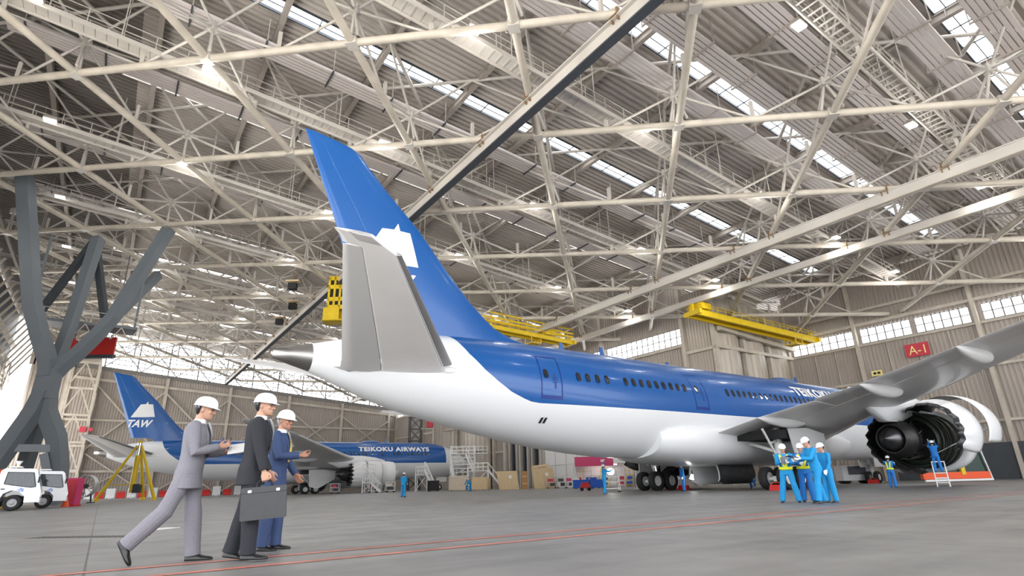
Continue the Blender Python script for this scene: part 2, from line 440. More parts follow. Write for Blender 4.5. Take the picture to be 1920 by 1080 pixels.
# ---- nose-side wall (right)
def wall(name, b, m): return tag(b.build(name, m), kind='structure')
ZT = lambda y: zr(AW, y) + DECK
w_ = corr((AW, -30, 0), (0, 1, 0), (0, 0, 1), (-1, 0, 0), 68.7, .42, .09, lambda t: 15.45, lambda t: 0)
wall('wall_right', w_, M_wall)
wall('wall_right_upper', corr((AW, -30, 0), (0, 1, 0), (0, 0, 1), (-1, 0, 0), 68.7, .42, .09, lambda t: ZT(t - 30), lambda t: 17.25), M_wall)
COLS = [18.2, 30.1, 38.6, 6.2, -5.8, -17.8]
wins = [(24.2 + .1, 29.7), (18.75, 23.85), (12.6, 17.7), (6.8, 12.2), (.4, 5.8), (30.55, 38.2)]
for i, (y0, y1) in enumerate(wins):
    t = tag(D.objects.new('window_%d' % (i + 1), None), kind='structure'); COL.objects.link(t)
    f = MB(); n = 6 if y1 - y0 < 6 else 8
    for z in (15.5, 16.35, 17.2): f.beam((AW, y0, z), (AW, y1, z), .12, .09)
    for q in range(n + 1): y = y0 + (y1 - y0) * q / n; f.beam((AW, y, 15.5), (AW, y, 17.2), .12, .09)
    tag(f.build('window_frame', M_fr, t), kind='structure')
    tag(MB().add([(AW + .05, y0, 15.5), (AW + .05, y1, 15.5), (AW + .05, y1, 17.2), (AW + .05, y0, 17.2)], [(0, 1, 2, 3)]).build('pane', M_sky, t), kind='structure')
jam = MB()
for y0, y1 in ((29.7, 30.55), (23.85, 24.3), (17.7, 18.75), (12.2, 12.6), (5.8, 6.8), (-30, .4), (38.2, 38.7)): jam.box((AW, (y0 + y1) / 2, 16.35), (.14, y1 - y0, 1.9))
wall('trim_1', jam, M_girder)
for i, y in enumerate(COLS):
    c = MB(); c.beam((AW - .5, y, 0), (AW - .5, y, zr(AW, y) + 4.5), .34, .5, up=(1, 0, 0))
    c.build('wall_column', M_steel2)
    tag(D.objects['wall_column' + ('.%03d' % i if i else '')], kind='structure')
tr = MB()
for z in (15.25, 10.9, 5.5): tr.beam((AW - .3, -20, z), (AW - .3, 38.7, z), .2, .25)
tr.beam((AW - .4, -20, 17.75), (AW - .4, 38.7, 17.75), .3, .3); tr.beam((AW - .4, -20, 19.4), (AW - .4, 38.7, 19.4), .3, .3)
for y in (21., 24.1, 27.1, 33., 35.5, 15., 11.5): tr.beam((AW - .15, y, .0), (AW - .15, y, 15.3), .1, .1, up=(1, 0, 0))
wall('trim_2', tr, M_steel2)
MBs = MB().box((AW - .35, 9, 1.7), (.3, 40, 3.4)); wall('baseboard_right', MBs, M_dark)
# ---- service tower that juts out beside the nose
TX, TY = 56.2, 38.8
tw = MB()
for (x0, x1) in ((56.2, 61.6), (61.6, 66.9), (66.9, 72.)):
    # shallow bowed bays of corrugated sheet
    n = int((x1 - x0) / .3); pts = []
    for q in range(n + 1):
        t = q / n; bow = 1.15 * math.sin(PI * t)
        pts.append((x0 + (x1 - x0) * t, TY + .5 - bow, q % 2))
    for (xa, ya, ha), (xb, yb, hb) in zip(pts[:-1], pts[1:]):
        tw.add([(xa, ya - .05 * ha, 0), (xb, yb - .05 * hb, 0), (xb, yb - .05 * hb, zr(xb, yb) + 3), (xa, ya - .05 * ha, zr(xa, ya) + 3)], [(0, 1, 2, 3)], 0, True)
tw.add(corr((TX, TY + .4, 0), (0, 1, 0), (0, 0, 1), (-1, 0, 0), 4.2, .42, .08, lambda t: zr(TX, TY) + 3, lambda t: 0).v, corr((TX, TY + .4, 0), (0, 1, 0), (0, 0, 1), (-1, 0, 0), 4.2, .42, .08, lambda t: 1, lambda t: 0).f)
wall('wall_tower', tw, M_wall2)
tt = MB()
for x in (56.1, 61.6, 66.9, 71.6): tt.beam((x, TY - .1, 0), (x, TY - .1, zr(x, TY) + 2), .55, .55, up=(1, 0, 0))
for z in (13.9, 7.): tt.beam((56, TY - .5, z + 1.3), (71.6, TY - .5, z + 1.3), .4, .4); tt.beam((56., TY - .4, z + 1.3), (56., TY + 4.5, z + 1.3), .35, .35)
tt.beam((56, TY - .9, 17.3), (71.6, TY - .9, 16.3), .6, .5)
wall('trim_3', tt, M_steel2)
# ---- wall behind the far aircraft nose
BX = 56.4
wall('wall_north', corr((BX, 43, 0), (0, 1, 0), (0, 0, 1), (-1, 0, 0), BW - 43, .42, .09, lambda t: 16.6 - .0042 * t, lambda t: 0), M_wall)
wall('wall_north_upper', corr((BX, 43, 0), (0, 1, 0), (0, 0, 1), (-1, 0, 0), BW - 43, .42, .09, lambda t: zr(BX, 43 + t) + DECK, lambda t: 18.6), M_wall)
for i in range(6):
    y0 = 43.4 + i * 14.4; y1 = y0 + 13.4
    t = tag(D.objects.new('window_%d' % (i + 7), None), kind='structure'); COL.objects.link(t)
    f = MB()
    for z in (16.6, 17.6, 18.6): f.beam((BX, y0, z), (BX, y1, z), .12, .09)
    for q in range(15): y = y0 + (y1 - y0) * q / 14; f.beam((BX, y, 16.6), (BX, y, 18.6), .12, .08)
    tag(f.build('window_frame', M_fr, t), kind='structure')
    tag(MB().add([(BX + .05, y0, 16.6), (BX + .05, y1, 16.6), (BX + .05, y1, 18.6), (BX + .05, y0, 18.6)], [(0, 1, 2, 3)]).build('pane', M_sky, t), kind='structure')
nt_ = MB()
for i in range(7): y = 43. + i * 14.4; nt_.beam((BX - .4, y, 0), (BX - .4, y, zr(BX, y) + 4), .45, .6, up=(1, 0, 0))
for z in (6, 11.5, 16.3): nt_.beam((BX - .25, 43, z), (BX - .25, BW, z), .25, .3)
wall('trim_4', nt_, M_steel2)
si = MB()
for y0, y1 in ((98.6, 109.5), (87.6, 98.2)):           # bowed bays beyond the far nose
    n = 30
    for q in range(n):
        ps = []
        for s in (q, q + 1):
            t = s / n; ps.append((BX - .3 - 2.6 * math.sin(PI * t) - .05 * (s % 2), y0 + (y1 - y0) * t))
        (xa, ya), (xb, yb) = ps
        si.add([(xa, ya, 0), (xb, yb, 0), (xb, yb, 16.4), (xa, ya, 16.4)], [(0, 1, 2, 3)], 0, True)
wall('wall_north_bays', si, M_wall2)
db = MB()
for y in (98.4, 87.3, 81.8): db.beam((BX - 1, y, 0), (BX - 1, y, 17), .6, .6, up=(1, 0, 0))
for z in (6.5, 11.): db.beam((BX - 2.2, 87, z), (BX - 2.2, 110, z), .3, .3)
wall('trim_5', db, M_steel2)
for i, (y0, y1, m, h) in enumerate(((71.5, 61.5, M_lgrey, 9.5), (61.2, 51.5, M_lgrey, 9.5))):
    d = MB().box((BX - .5, (y0 + y1) / 2, h / 2), (.2, y0 - y1, h)); o = tag(d.build('door_%d' % (i + 1), m), kind='structure')
    rb = MB()
    for q in range(1, 4): rb.box((BX - .62, y1 + (y0 - y1) * q / 4, h / 2), (.06, .1, h))
    rb.box((BX - .62, (y0 + y1) / 2, 3.2), (.06, y0 - y1, .08)); tag(rb.build('door_rib', M_steel, o), kind='structure')
dp = MB()
for k in range(9): dp.beam((BX - .8 - .1 * (k % 2), 72.3 + k * 1.05, 0), (BX - .8 - .1 * (k % 2), 72.3 + k * 1.05, 10.5), .3, .5, up=(1, 0, 0), mi=k % 3 == 1)
tag(dp.build('trim_6', [M_steel, M_dark]), kind='structure')
# ---- far wall (behind the second aircraft)
bl = lambda x: 23.2 - .082 * x
wall('wall_back', corr((-14, BW, 0), (1, 0, 0), (0, 0, 1), (0, -1, 0), BX + 14.2, .46, .1, lambda t: bl(t - 14), lambda t: 0), M_wall)
wall('wall_back_corner', MB().box((-9.2, BW, 27.), (10.4, .2, 8)), M_wall)
bt = MB()
for x in (-4, 7.3, 18.8, 30.7, 42.5, 54.): bt.beam((x, BW - .5, 0), (x, BW - .5, bl(x) - .6), .45, .5, up=(1, 0, 0))
for z in (4.6, 9., 13.6): bt.beam((-8, BW - .35, z), (BX, BW - .35, z), .25, .4)
bt.beam((-8, BW - .35, bl(-8) - 2.6), (BX, BW - .35, bl(BX) - 1.6), .25, .5)
xs = (-4, 7.3, 18.8, 30.7, 42.5, 54.)
for xa, xb in zip(xs[:-1], xs[1:]):
    m_ = (xa + xb) / 2; t_ = bl(m_) - 3
    for za, zb in ((13.6, t_), (4.6, 13.6)):
        bt.beam((xa, BW - .6, zb), (m_, BW - .6, za + (zb - za) * .02), .28, .28) if False else None
    bt.beam((xa, BW - .65, t_), (xb, BW - .65, 13.6 - 5.5), .26, .26); bt.beam((xb, BW - .65, t_ - .6), (xa, BW - .65, 13.6 - 5.5), .26, .26)
    bt.beam((xa, BW - .65, 8.), (xb, BW - .65, .3), .24, .24); bt.beam((xb, BW - .65, 8.), (xa, BW - .65, .3), .24, .24)
wall('trim_7', bt, M_steel2)
# glazing above the far wall
t = tag(D.objects.new('window_19', None), kind='structure'); COL.objects.link(t)
f = MB(); tp = lambda x: zr(x, BW) + 4.9
x = -3.4; i = 0
while x < BX:
    f.beam((x, BW, bl(x)), (x, BW, tp(x)), .22 if i % 5 == 0 else .1, .12, up=(0, 1, 0)); x += 1.05; i += 1
for q in range(10):
    xa = -3.4 + 6 * q
    f.beam((xa, BW - .3, bl(xa)), (min(xa + 6, BX), BW - .3, tp(xa + 6)), .14, .16); f.beam((xa, BW - .3, tp(xa)), (min(xa + 6, BX), BW - .3, bl(xa + 6)), .14, .16)
for q in (0, .14, .28, .42, .56, .7, .85, 1): f.beam((-3.4, BW, bl(-3.4) * (1 - q) + tp(-3.4) * q), (BX, BW, bl(BX) * (1 - q) + tp(BX) * q), .12, .13)
f.beam((-8, BW - .1, bl(-8) - .3), (BX, BW - .1, bl(BX) - .3), .3, .7)
tag(f.build('window_frame', M_fr, t), kind='structure')
tag(MB().add([(-3.4, BW + .1, bl(-3.4)), (BX, BW + .1, bl(BX)), (BX, BW + .1, tp(BX)), (-3.4, BW + .1, tp(-3.4))], [(0, 1, 2, 3)]).build('pane', M_sky, t), kind='structure')
# ---- door side (left): header girders over the open hangar doors, end pier at the far corner
DX = -16.8
hd = MB()
for z, wd in ((17.6, .6), (18.2, .3), (18.9, .3), (19.6, .3), (20.3, .5), (22.5, .4), (25.5, .6)): hd.beam((DX, -20, z), (DX, BW, z), wd, .45)
for z in (21.,): pass
y = 10
while y < BW:
    for s in (0, 3.2): hd.beam((DX + .4, y + s, 20.6), (DX + 3.5, y + s, 26.2), .2, .25)
    hd.beam((DX + .2, y, 17.6), (DX + .2, y + 3.2, 22.5), .2, .2); hd.beam((DX + .2, y + 6.4, 17.6), (DX + .2, y + 3.2, 22.5), .2, .2); y += 6.4
wall('trim_8', hd, M_steel2)
dl = MB()
for k in range(4): dl.add(corr((DX - .9 - .5 * (k % 2), 36 + 12.5 * k, 0), (0, 1, 0), (0, 0, 1), (1, 0, 0), 12.6, .5, .1, lambda t: 17.9, lambda t: 0).v, corr((0, 0, 0), (0, 1, 0), (0, 0, 1), (1, 0, 0), 12.6, .5, .1, lambda t: 1, lambda t: 0).f)
wall('door_3', dl, M_wall)  # closed leaves out of view, added to darken the left roof
wall('wall_left', MB().box((DX - .7, 55, 25.9), (.2, 150, 11)), M_dark)  # dark colour stands in for the unlit wall above the header
pr = MB()
for x, y in ((-8., 129.5), (-3.9, 129.), (-8., 124.), (-3.9, 124.)): pr.beam((x, y, 0), (x, y, 23.5), .4, .4, up=(1, 0, 0))
for k in range(5):
    z0, z1 = 4.6 * k, 4.6 * k + 4.6
    for (xa, ya), (xb, yb) in (((-8, 124), (-3.9, 124)), ((-3.9, 124), (-3.9, 129))):
        pr.beam((xa, ya, z1), (xb, yb, z1), .3, .35); pr.beam((xa, ya, z0), ((xa + xb) / 2, (ya + yb) / 2, z1), .22, .22); pr.beam((xb, yb, z0), ((xa + xb) / 2, (ya + yb) / 2, z1), .22, .22)
tag(pr.build('lattice_pier', M_steel2), 'tall white lattice pier at the left end of the far wall', 'pier')
# ================================================================ the two airliners (s = metres behind the nose, y = starboard, z up)
def L(s, y, z): return Vector((28.4 - s, -y, z))
FT = lambda s: smooth(s, [0, .5, 1, 2, 3.5, 5, 7, 9, 30, 42, 48, 51, 54.5], [4.25, 5.0, 5.45, 6.2, 6.95, 7.42, 7.78, 7.9, 7.9, 7.96, 7.83, 7.55, 6.72])
FB = lambda s: smooth(s, [0, .5, 1, 2, 3.5, 5, 7, 9, 33, 36, 40, 44, 48, 51, 54.5], [4.25, 3.6, 3.25, 2.8, 2.35, 2.12, 1.95, 1.9, 1.9, 1.95, 2.2, 2.72, 3.5, 4.2, 5.5])
def FW(s): return min((FT(s) - FB(s)) / 2 * .9617, 2.885)
def fy(s, z):
    """half-width of the fuselage at station s and height z"""
    t, b = FT(s), FB(s); h = (t - b) / 2; q = (z - (t + b) / 2) / h
    return FW(s) * math.sqrt(max(0, 1 - q * q))
BLUE_S = [0, 43.8, 44.3, 44.67, 45.43, 46.18, 46.87, 47.58, 48.02, 48.35, 60]
BLUE_Z = [4.45, 4.45, 4.5, 4.61, 4.9, 5.36, 5.88, 6.64, 7.41, 9.5, 9.6]
def livery():
    m = D.materials.new('livery_paint'); m.use_nodes = True; nt = m.node_tree; N = nt.nodes; K = nt.links
    b = N['Principled BSDF']; b.inputs['Roughness'].default_value = .3; b.inputs['Coat Weight'].default_value = .2; b.inputs['Coat Roughness'].default_value = .08
    tc = N.new('ShaderNodeTexCoord'); sx = N.new('ShaderNodeSeparateXYZ'); K.new(tc.outputs['Object'], sx.inputs[0])
    mr = N.new('ShaderNodeMapRange'); mr.inputs[1].default_value = 28.4; mr.inputs[2].default_value = -31.6; mr.inputs[3].default_value = 0; mr.inputs[4].default_value = 1
    K.new(sx.outputs[0], mr.inputs[0])
    fc = N.new('ShaderNodeFloatCurve'); c = fc.mapping.curves[0]
    pts = [(s / 60, z / 10) for s, z in zip(BLUE_S, BLUE_Z)]
    c.points[0].location = pts[0]; c.points[1].location = pts[-1]
    for p in pts[1:-1]: c.points.new(*p)
    for p in c.points: p.handle_type = 'VECTOR'
    fc.mapping.update(); K.new(mr.outputs[0], fc.inputs['Value'])
    mu = N.new('ShaderNodeMath'); mu.operation = 'MULTIPLY'; mu.inputs[1].default_value = 10; K.new(fc.outputs[0], mu.inputs[0])
    g = N.new('ShaderNodeMath'); g.operation = 'GREATER_THAN'; K.new(sx.outputs[2], g.inputs[0]); K.new(mu.outputs[0], g.inputs[1])
    l = N.new('ShaderNodeMath'); l.operation = 'LESS_THAN'; l.inputs[1].default_value = 28.4 - 5.1; K.new(sx.outputs[0], l.inputs[0])
    a = N.new('ShaderNodeMath'); a.operation = 'MULTIPLY'; K.new(g.outputs[0], a.inputs[0]); K.new(l.outputs[0], a.inputs[1])
    mx = N.new('ShaderNodeMix'); mx.data_type = 'RGBA'; mx.inputs[6].default_value = (.80, .81, .83, 1); mx.inputs[7].default_value = BLUE
    K.new(a.outputs[0], mx.inputs[0]); K.new(mx.outputs[2], b.inputs['Base Color']); return m
BLUE = (.003, .09, .34, 1)
M_liv = livery()
M_blue = mat('tail_blue', BLUE, .3, 0, coat=.2)
M_bline = mat('door_outline_blue', (.004, .03, .22, 1), .4)
M_win = mat('window_pane', (.02, .018, .02, 1), .08, spec=.8)
M_letter = mat('white_lettering', (.85, .86, .88, 1), .35)
M_lead = mat('leading_edge_grey', srgb(150, 148, 150), .3, .3)
M_stab = mat('stabilizer_grey', srgb(246, 243, 243), .35, 0, .02, 1)
M_elev = mat('elevator_grey', srgb(222, 221, 222), .4)
M_cowl_in = mat('cowl_inside', (.05, .052, .055, 1), .4, .5, .25, 2.5)
M_fcase = mat('fan_case_green', srgb(36, 42, 35), .4, .3, .2, 2)
NACA = [0, .004, .015, .035, .07, .12, .2, .3, .42, .55, .65, .69, .71, .73, .75, .8, .9, 1.]
def thick(x): return 5 * (.2969 * math.sqrt(x) - .126 * x - .3516 * x * x + .2843 * x ** 3 - .1015 * x ** 4)
def foil(b, st, f0=0., f1=1., mi=0, nrm=Vector((0, 0, 1)), droop=0.):
    """st: (LE point, TE point, thickness ratio); skin between chord fractions f0 and f1"""
    xs = [f0] + [x for x in NACA if f0 < x < f1] + [f1]; rings = []
    for le, te, tc in st:
        ch = (te - le).length; ring = []
        for x in xs: ring.append(le.lerp(te, x) + nrm * (thick(x) * tc * ch) + nrm * (droop * (x - f0) * ch))
        for x in xs[::-1]: ring.append(le.lerp(te, x) - nrm * (thick(x) * tc * ch) + nrm * (droop * (x - f0) * ch))
        rings.append(ring)
    b.loft(rings, True, mi, True); return b
def text_poly(body, bold=0., shear=0., spc=1.):
    cu = D.curves.new('lettering', 'FONT'); cu.body = body; cu.offset = bold; cu.shear = shear; cu.space_character = spc; cu.resolution_u = 3
    o = D.objects.new('lettering', cu); COL.objects.link(o); bpy.context.view_layer.update()
    dg = bpy.context.evaluated_depsgraph_get(); me = D.meshes.new_from_object(o.evaluated_get(dg)); D.objects.remove(o); D.curves.remove(cu)
    return me
def conform(me, fx, cuts_y=4, cuts_x=0):
    """normalise to the unit box, cut into bands, then map every point with fx(u,v)"""
    bm = bmesh.new(); bm.from_mesh(me)
    bmesh.ops.remove_doubles(bm, verts=bm.verts, dist=1e-5)
    lo = [min(v.co[i] for v in bm.verts) for i in (0, 1)]; hi = [max(v.co[i] for v in bm.verts) for i in (0, 1)]
    for v in bm.verts: v.co = Vector(((v.co.x - lo[0]) / (hi[0] - lo[0]), (v.co.y - lo[1]) / (hi[1] - lo[1]), 0))
    for ax, n in ((1, cuts_y), (0, cuts_x)):
        for k in range(1, n + 1):
            co = Vector((0, 0, 0)); no = Vector((0, 0, 0)); co[ax] = k / (n + 1); no[ax] = 1
            bmesh.ops.bisect_plane(bm, geom=bm.verts[:] + bm.edges[:] + bm.faces[:], plane_co=co, plane_no=no)
    for v in bm.verts: v.co = fx(v.co.x, v.co.y)
    bm.to_mesh(me); bm.free(); return me
# fin outline
FIN_LE = ([7.6, 8.0, 8.2, 8.66, 9.58, 11.31, 13.44, 15.12, 16.32, 16.75, 16.98, 17.12, 17.34], [41.2, 42.7, 43.75, 44.9, 46.14, 47.78, 49.62, 51.42, 52.56, 52.9, 53.31, 53.73, 55.3])
def fin_le(z): return lerp(z, *FIN_LE)
def fin_te(z): return 53.54 + (z - 11.85) * .3985
def fin_tc(z): return lerp(z, [7.6, 9, 12, 17.3], [.055, .075, .095, .09])
def fin_y(s, z):
    le, te = fin_le(z), fin_te(z); x = min(max((s - le) / (te - le), 0), 1); return thick(x) * fin_tc(z) * (te - le)
# wing
WY = [0, 2.5, 5, 9, 13, 17, 21, 25, 28, 30.]
WZ = [3.05, 3.4, 3.95, 4.6, 5.1, 5.72, 6.3, 6.95, 7.5, 7.95]
def w_le(y): return lerp(y, [0, 2.9, 26, 28, 29.4, 30.05], [15.6, 17.5, 33.7, 35.7, 37.6, 38.9])
def w_te(y): return lerp(y, [0, 9.5, 26, 28, 30.05], [31., 31., 36.9, 37.9, 39.3])
def w_z(y): return smooth(y, WY, WZ)
def wst(sd, ys):
    return [(L(w_le(y), sd * y, w_z(y) + .12), L(w_te(y), sd * y, w_z(y) - .12), lerp(y, [0, 5, 12, 30], [.125, .115, .10, .085])) for y in ys]
def hst(sd, ys):
    return [(L(lerp(y, [0, 2.2, 9.3, 9.9], [47.0, 48.61, 54.4, 55.5]), sd * y, 5.33 + y * .245), L(lerp(y, [0, 2, 9.5, 9.9], [53.2, 53.72, 56.35, 56.75]), sd * y, 5.36 + y * .242), .095) for y in ys]
def arc_shell(R0, R1, s0, s1, t0, t1, n, chev, th, M, mi=0, flip=False):
    """cowl half: outer skin, inner skin and rims; angle 0 = up, turning to +side"""
    b = MB(); rows = 7; pts = {}
    for lay in (0, 1):
        for r in range(rows + 1):
            f = r / rows
            for k in range(n + 1):
                t = t0 + (t1 - t0) * k / n
                e = s1
                if chev: e = s1 - .38 * abs(((k / n * chev) % 1) - .5) * 2 + .1
                s = s0 + (e - s0) * f; R = R0 + (R1 - R0) * f * f + .1 * math.sin(PI * f) - (th * (1 - f * .8) if lay else 0)
                pts[lay, r, k] = len(b.v); b.v.append(tuple(M @ Vector((-s, -R * math.sin(t), R * math.cos(t)))))
    def q(a, c, d, e, m): b.f.append([a, c, d, e]); b.m.append(m); b.sm.append(True)
    for r in range(rows):
        for k in range(n):
            q(pts[0, r, k], pts[0, r, k + 1], pts[0, r + 1, k + 1], pts[0, r + 1, k], mi if r < rows - 1 or not chev else 1)
            q(pts[1, r, k + 1], pts[1, r, k], pts[1, r + 1, k], pts[1, r + 1, k + 1], 1)
    for k in range(n):
        q(pts[0, 0, k + 1], pts[0, 0, k], pts[1, 0, k], pts[1, 0, k + 1], 1); q(pts[0, rows, k], pts[0, rows, k + 1], pts[1, rows, k + 1], pts[1, rows, k], 1)
    for r in range(rows):
        q(pts[0, r, 0], pts[0, r + 1, 0], pts[1, r + 1, 0], pts[1, r, 0], 1); q(pts[0, r + 1, n], pts[0, r, n], pts[1, r, n], pts[1, r + 1, n], 1)
    return b
def engine(root, sd, opened):
    """sd = +1 starboard; opened = (angle of outboard cowls, angle of inboard cowls) in degrees"""
    EZ = 2.62; e = MB()
    O = L(0, sd * 9.75, EZ); T = Matrix.Translation(O)
    X = lambda s: Matrix.Translation(O) @ Matrix.Diagonal((-1, 1, 1, 1))
    ax = X(0)
    # core: fan case, gas generator, turbine case, core nozzle
    if opened:
        e.lathe([(18.6, 1.6), (19.3, 1.56), (20.4, 1.52), (21.3, 1.5), (21.35, 1.2)], ax, 32, mi=1)
        for s in (19., 19.8, 20.6, 21.25): e.lathe([(s, 1.5), (s, 1.63), (s + .1, 1.63), (s + .1, 1.5)], ax, 32, mi=1)
    e.lathe([(21.2, 1.25), (21.6, 1.12), (21.9, .86), (22.6, .84), (22.62, .98), (22.75, .98), (22.8, .86), (23.3, .95), (23.32, 1.06), (23.45, 1.06), (23.5, .98), (24.35, .8), (24.35, .74), (23.7, .7)], ax, 32, mi=0)
    r_ = random.Random(3)
    for k in range(26):      # pipes and accessory boxes round the core
        t = r_.uniform(0, 2 * PI); s0 = r_.uniform(21.5, 22.3); s1 = s0 + r_.uniform(.4, 1.3); R = r_.uniform(.98, 1.12)
        pp = lambda s, R, t: ax @ Vector((s, R * math.cos(t), R * math.sin(t)))
        e.pipe([pp(s0, R - .15, t), pp(s0 + .1, R, t), pp((s0 + s1) / 2, R, t + .2), pp(s1, R, t + .35), pp(s1, R - .2, t + .4)], .03, 6, True, k % 3)
    eng = e.build('engine', [M_hot, M_fcase, M_dmetal], root)
    MB().lathe([(23.9, .72), (24.2, .68), (24.6, .48), (25., .2), (25.12, .0)], ax, 28).build('exhaust_cone', M_dmetal, eng)
    # inlet cowl with bright lip and fan
    MB().lathe([(18.55, 1.5), (17.3, 1.42), (16.65, 1.48), (16.5, 1.55), (16.5, 1.62), (16.62, 1.7), (17.2, 1.79), (18.55, 1.84), (18.55, 1.5)], ax, 36).build('inlet_cowl', M_white, eng)
    fb = MB(); fb.lathe([(17.9, .02), (18.2, .2), (18.5, .35)], ax, 16)
    for k in range(20):
        t = 2 * PI * k / 20; c, s = math.cos(t), math.sin(t); c2, s2 = math.cos(t + .28), math.sin(t + .28)
        fb.add([ax @ Vector((18.3, .3 * c, .3 * s)), ax @ Vector((18.15, 1.42 * c, 1.42 * s)), ax @ Vector((18.5, 1.42 * c2, 1.42 * s2)), ax @ Vector((18.5, .3 * c2, .3 * s2))], [(0, 1, 2, 3)])
    fb.build('fan', M_dmetal, eng)
    # cowl halves, hinged at the pylon
    for side in (1, -1):
        for nm, s0, s1, R0, R1, chev in (('fan_cowl', 18.6, 20.75, 1.85, 1.87, 0), ('reverser_cowl', 20.85, 23.3, 1.86, 1.5, 8)):
            ang = 0.
            if opened: ang = opened[0 if side == sd else 1][0 if nm == 'fan_cowl' else 1]
            hinge = Vector((0, -side * .42, 1.72))
            M = T @ Matrix.Translation(hinge) @ Matrix.Rotation(-math.radians(ang) * side, 4, 'X') @ Matrix.Translation(-hinge)
            t0, t1 = (.2, PI - .02)
            b = arc_shell(R0, R1, s0, s1, t0 * side, t1 * side, 32, chev, .2 if chev else .06, M)
            recalc(b.build(nm, [M_white, M_cowl_in], eng))
            if opened and ang > 20:
                a_ = M @ Vector((-(s0 + s1) / 2, -side * 1.2 * math.sin(2.6), 1.7 * math.cos(2.5)))
                MB().tube(a_, T @ Vector((-(s0 + s1) / 2, -side * .9, -1.0)), .035).build('hold_open_rod', M_chrome, eng)
    # pylon
    py = MB(); rings = []
    for s, zb, zt, hw in ((17.9, 1.75, 1.95, .1), (19.5, 1.6, 2.35, .28), (21.5, 1.35, 2.6, .36), (23.2, .95, 2.6, .38), (24.8, .95, 2.7, .36), (26.6, 1.75, 2.7, .22), (28., 2.45, 2.7, .06)):
        c = O + Vector((-s, 0, 0)); rings.append([c + Vector((0, y, z)) for y, z in ((-hw, zt), (hw, zt), (hw * 1.05, (zt + zb) / 2), (hw * .7, zb), (-hw * .7, zb), (-hw * 1.05, (zt + zb) / 2))])
    recalc(py.loft(rings, True).build('pylon', M_white, root))
    return eng
def wheel(r, w_, parent, loc, name='wheel', m=None):
    b = MB(); A = Matrix.Rotation(PI / 2, 4, 'Z')
    b.lathe([(-w_ * .36, r * .52), (-w_ * .5, r * .62), (-w_ * .5, r * .86), (-w_ * .36, r * .97), (0, r), (w_ * .36, r * .97), (w_ * .5, r * .86), (w_ * .5, r * .62), (w_ * .36, r * .52)], A, 28)
    o = b.build(name, M_rubber, parent, loc)
    h = MB(); h.lathe([(-w_ * .32, 0), (-w_ * .4, r * .18), (-w_ * .2, r * .3), (-w_ * .34, r * .5), (-w_ * .36, r * .56), (w_ * .36, r * .56), (w_ * .34, r * .5), (w_ * .2, r * .3), (w_ * .4, r * .18), (w_ * .32, 0)], A, 20)
    h.build('hub', m or M_lgrey, o); return o
def main_gear(root, sd):
    g = MB(); P = lambda s, y, z: L(s, sd * y, z)
    g.tube(P(27.75, 4.9, 3.5), P(27.75, 4.9, 1.7), .24, .22, 12).tube(P(27.75, 4.9, 1.9), P(27.75, 4.9, .62), .16, .16, 12, mi=1)
    g.beam(P(26.9, 4.9, .62), P(28.6, 4.9, .62), .3, .3)
    g.tube(P(27.75, 4.9, 1.9), P(26.2, 4.4, 3.4), .09).tube(P(27.75, 4.9, 2.1), P(27.9, 2.4, 3.0), .11).tube(P(28.0, 4.9, 1.2), P(28.35, 4.9, .8), .06).tube(P(27.95, 4.85, 1.25), P(28.3, 4.85, 2.), .06)
    for s in (27., 28.5): g.tube(P(s, 4.15, .62), P(s, 5.65, .62), .1)
    for k in range(5): g.pipe([P(27.6 + .05 * k, 4.75, 3.3), P(27.55, 4.68 - .05 * k, 2.2), P(27.4 + .1 * k, 4.8, 1.1), P(27.1 + .3 * k, 4.8, .7)], .025, 5, True, 2)
    o = g.build('main_landing_gear', [M_lgrey, M_chrome, M_black], root)
    for s in (27., 28.5):
        for y in (4.32, 5.48): wheel(.66, .5, o, P(s, y, .66), m=M_grey)
    d = MB(); pl = [(28.3, 3.42), (26.05, 3.5), (24.35, 3.2), (24.5, 2.0), (26.9, .68), (28.1, 1.0)]
    d.prism(pl, lambda s, z: P(s, 5.95 + (3.4 - z) * .1, z), lambda s, z: P(s, 6.02 + (3.4 - z) * .1, z)); recalc(d.build('gear_door', M_grey, o))
    for nm_, off, m_ in (('bay_door', 0., M_grey), ('bay_door_lining', .07, M_cowl_in)):
        cv = [(.75, 2.0), (1.0, 1.6), (1.12, 1.1), (1.1, .7), (.98, .36)]; q = MB()
        q.loft([[P(s_, y + off, max(z, zl)) for y, z in cv] + [P(s_, y + off + .06, max(z, zl)) for y, z in cv[::-1]] for s_, zl in ((24.9, .75), (25.4, .36), (28.2, .36), (28.7, .55))], True); recalc(q.build(nm_, m_, o))
    b = MB().tube(P(30.1, 5.5, 3.35), P(28.3, 5.1, 1.75), .07).tube(P(29.3, 5.3, 2.6), P(28., 5.0, 2.75), .06).tube(P(28.4, 5.3, 2.7), P(28., 5.2, 3.3), .04); b.build('side_brace', M_lgrey, o)
    return o
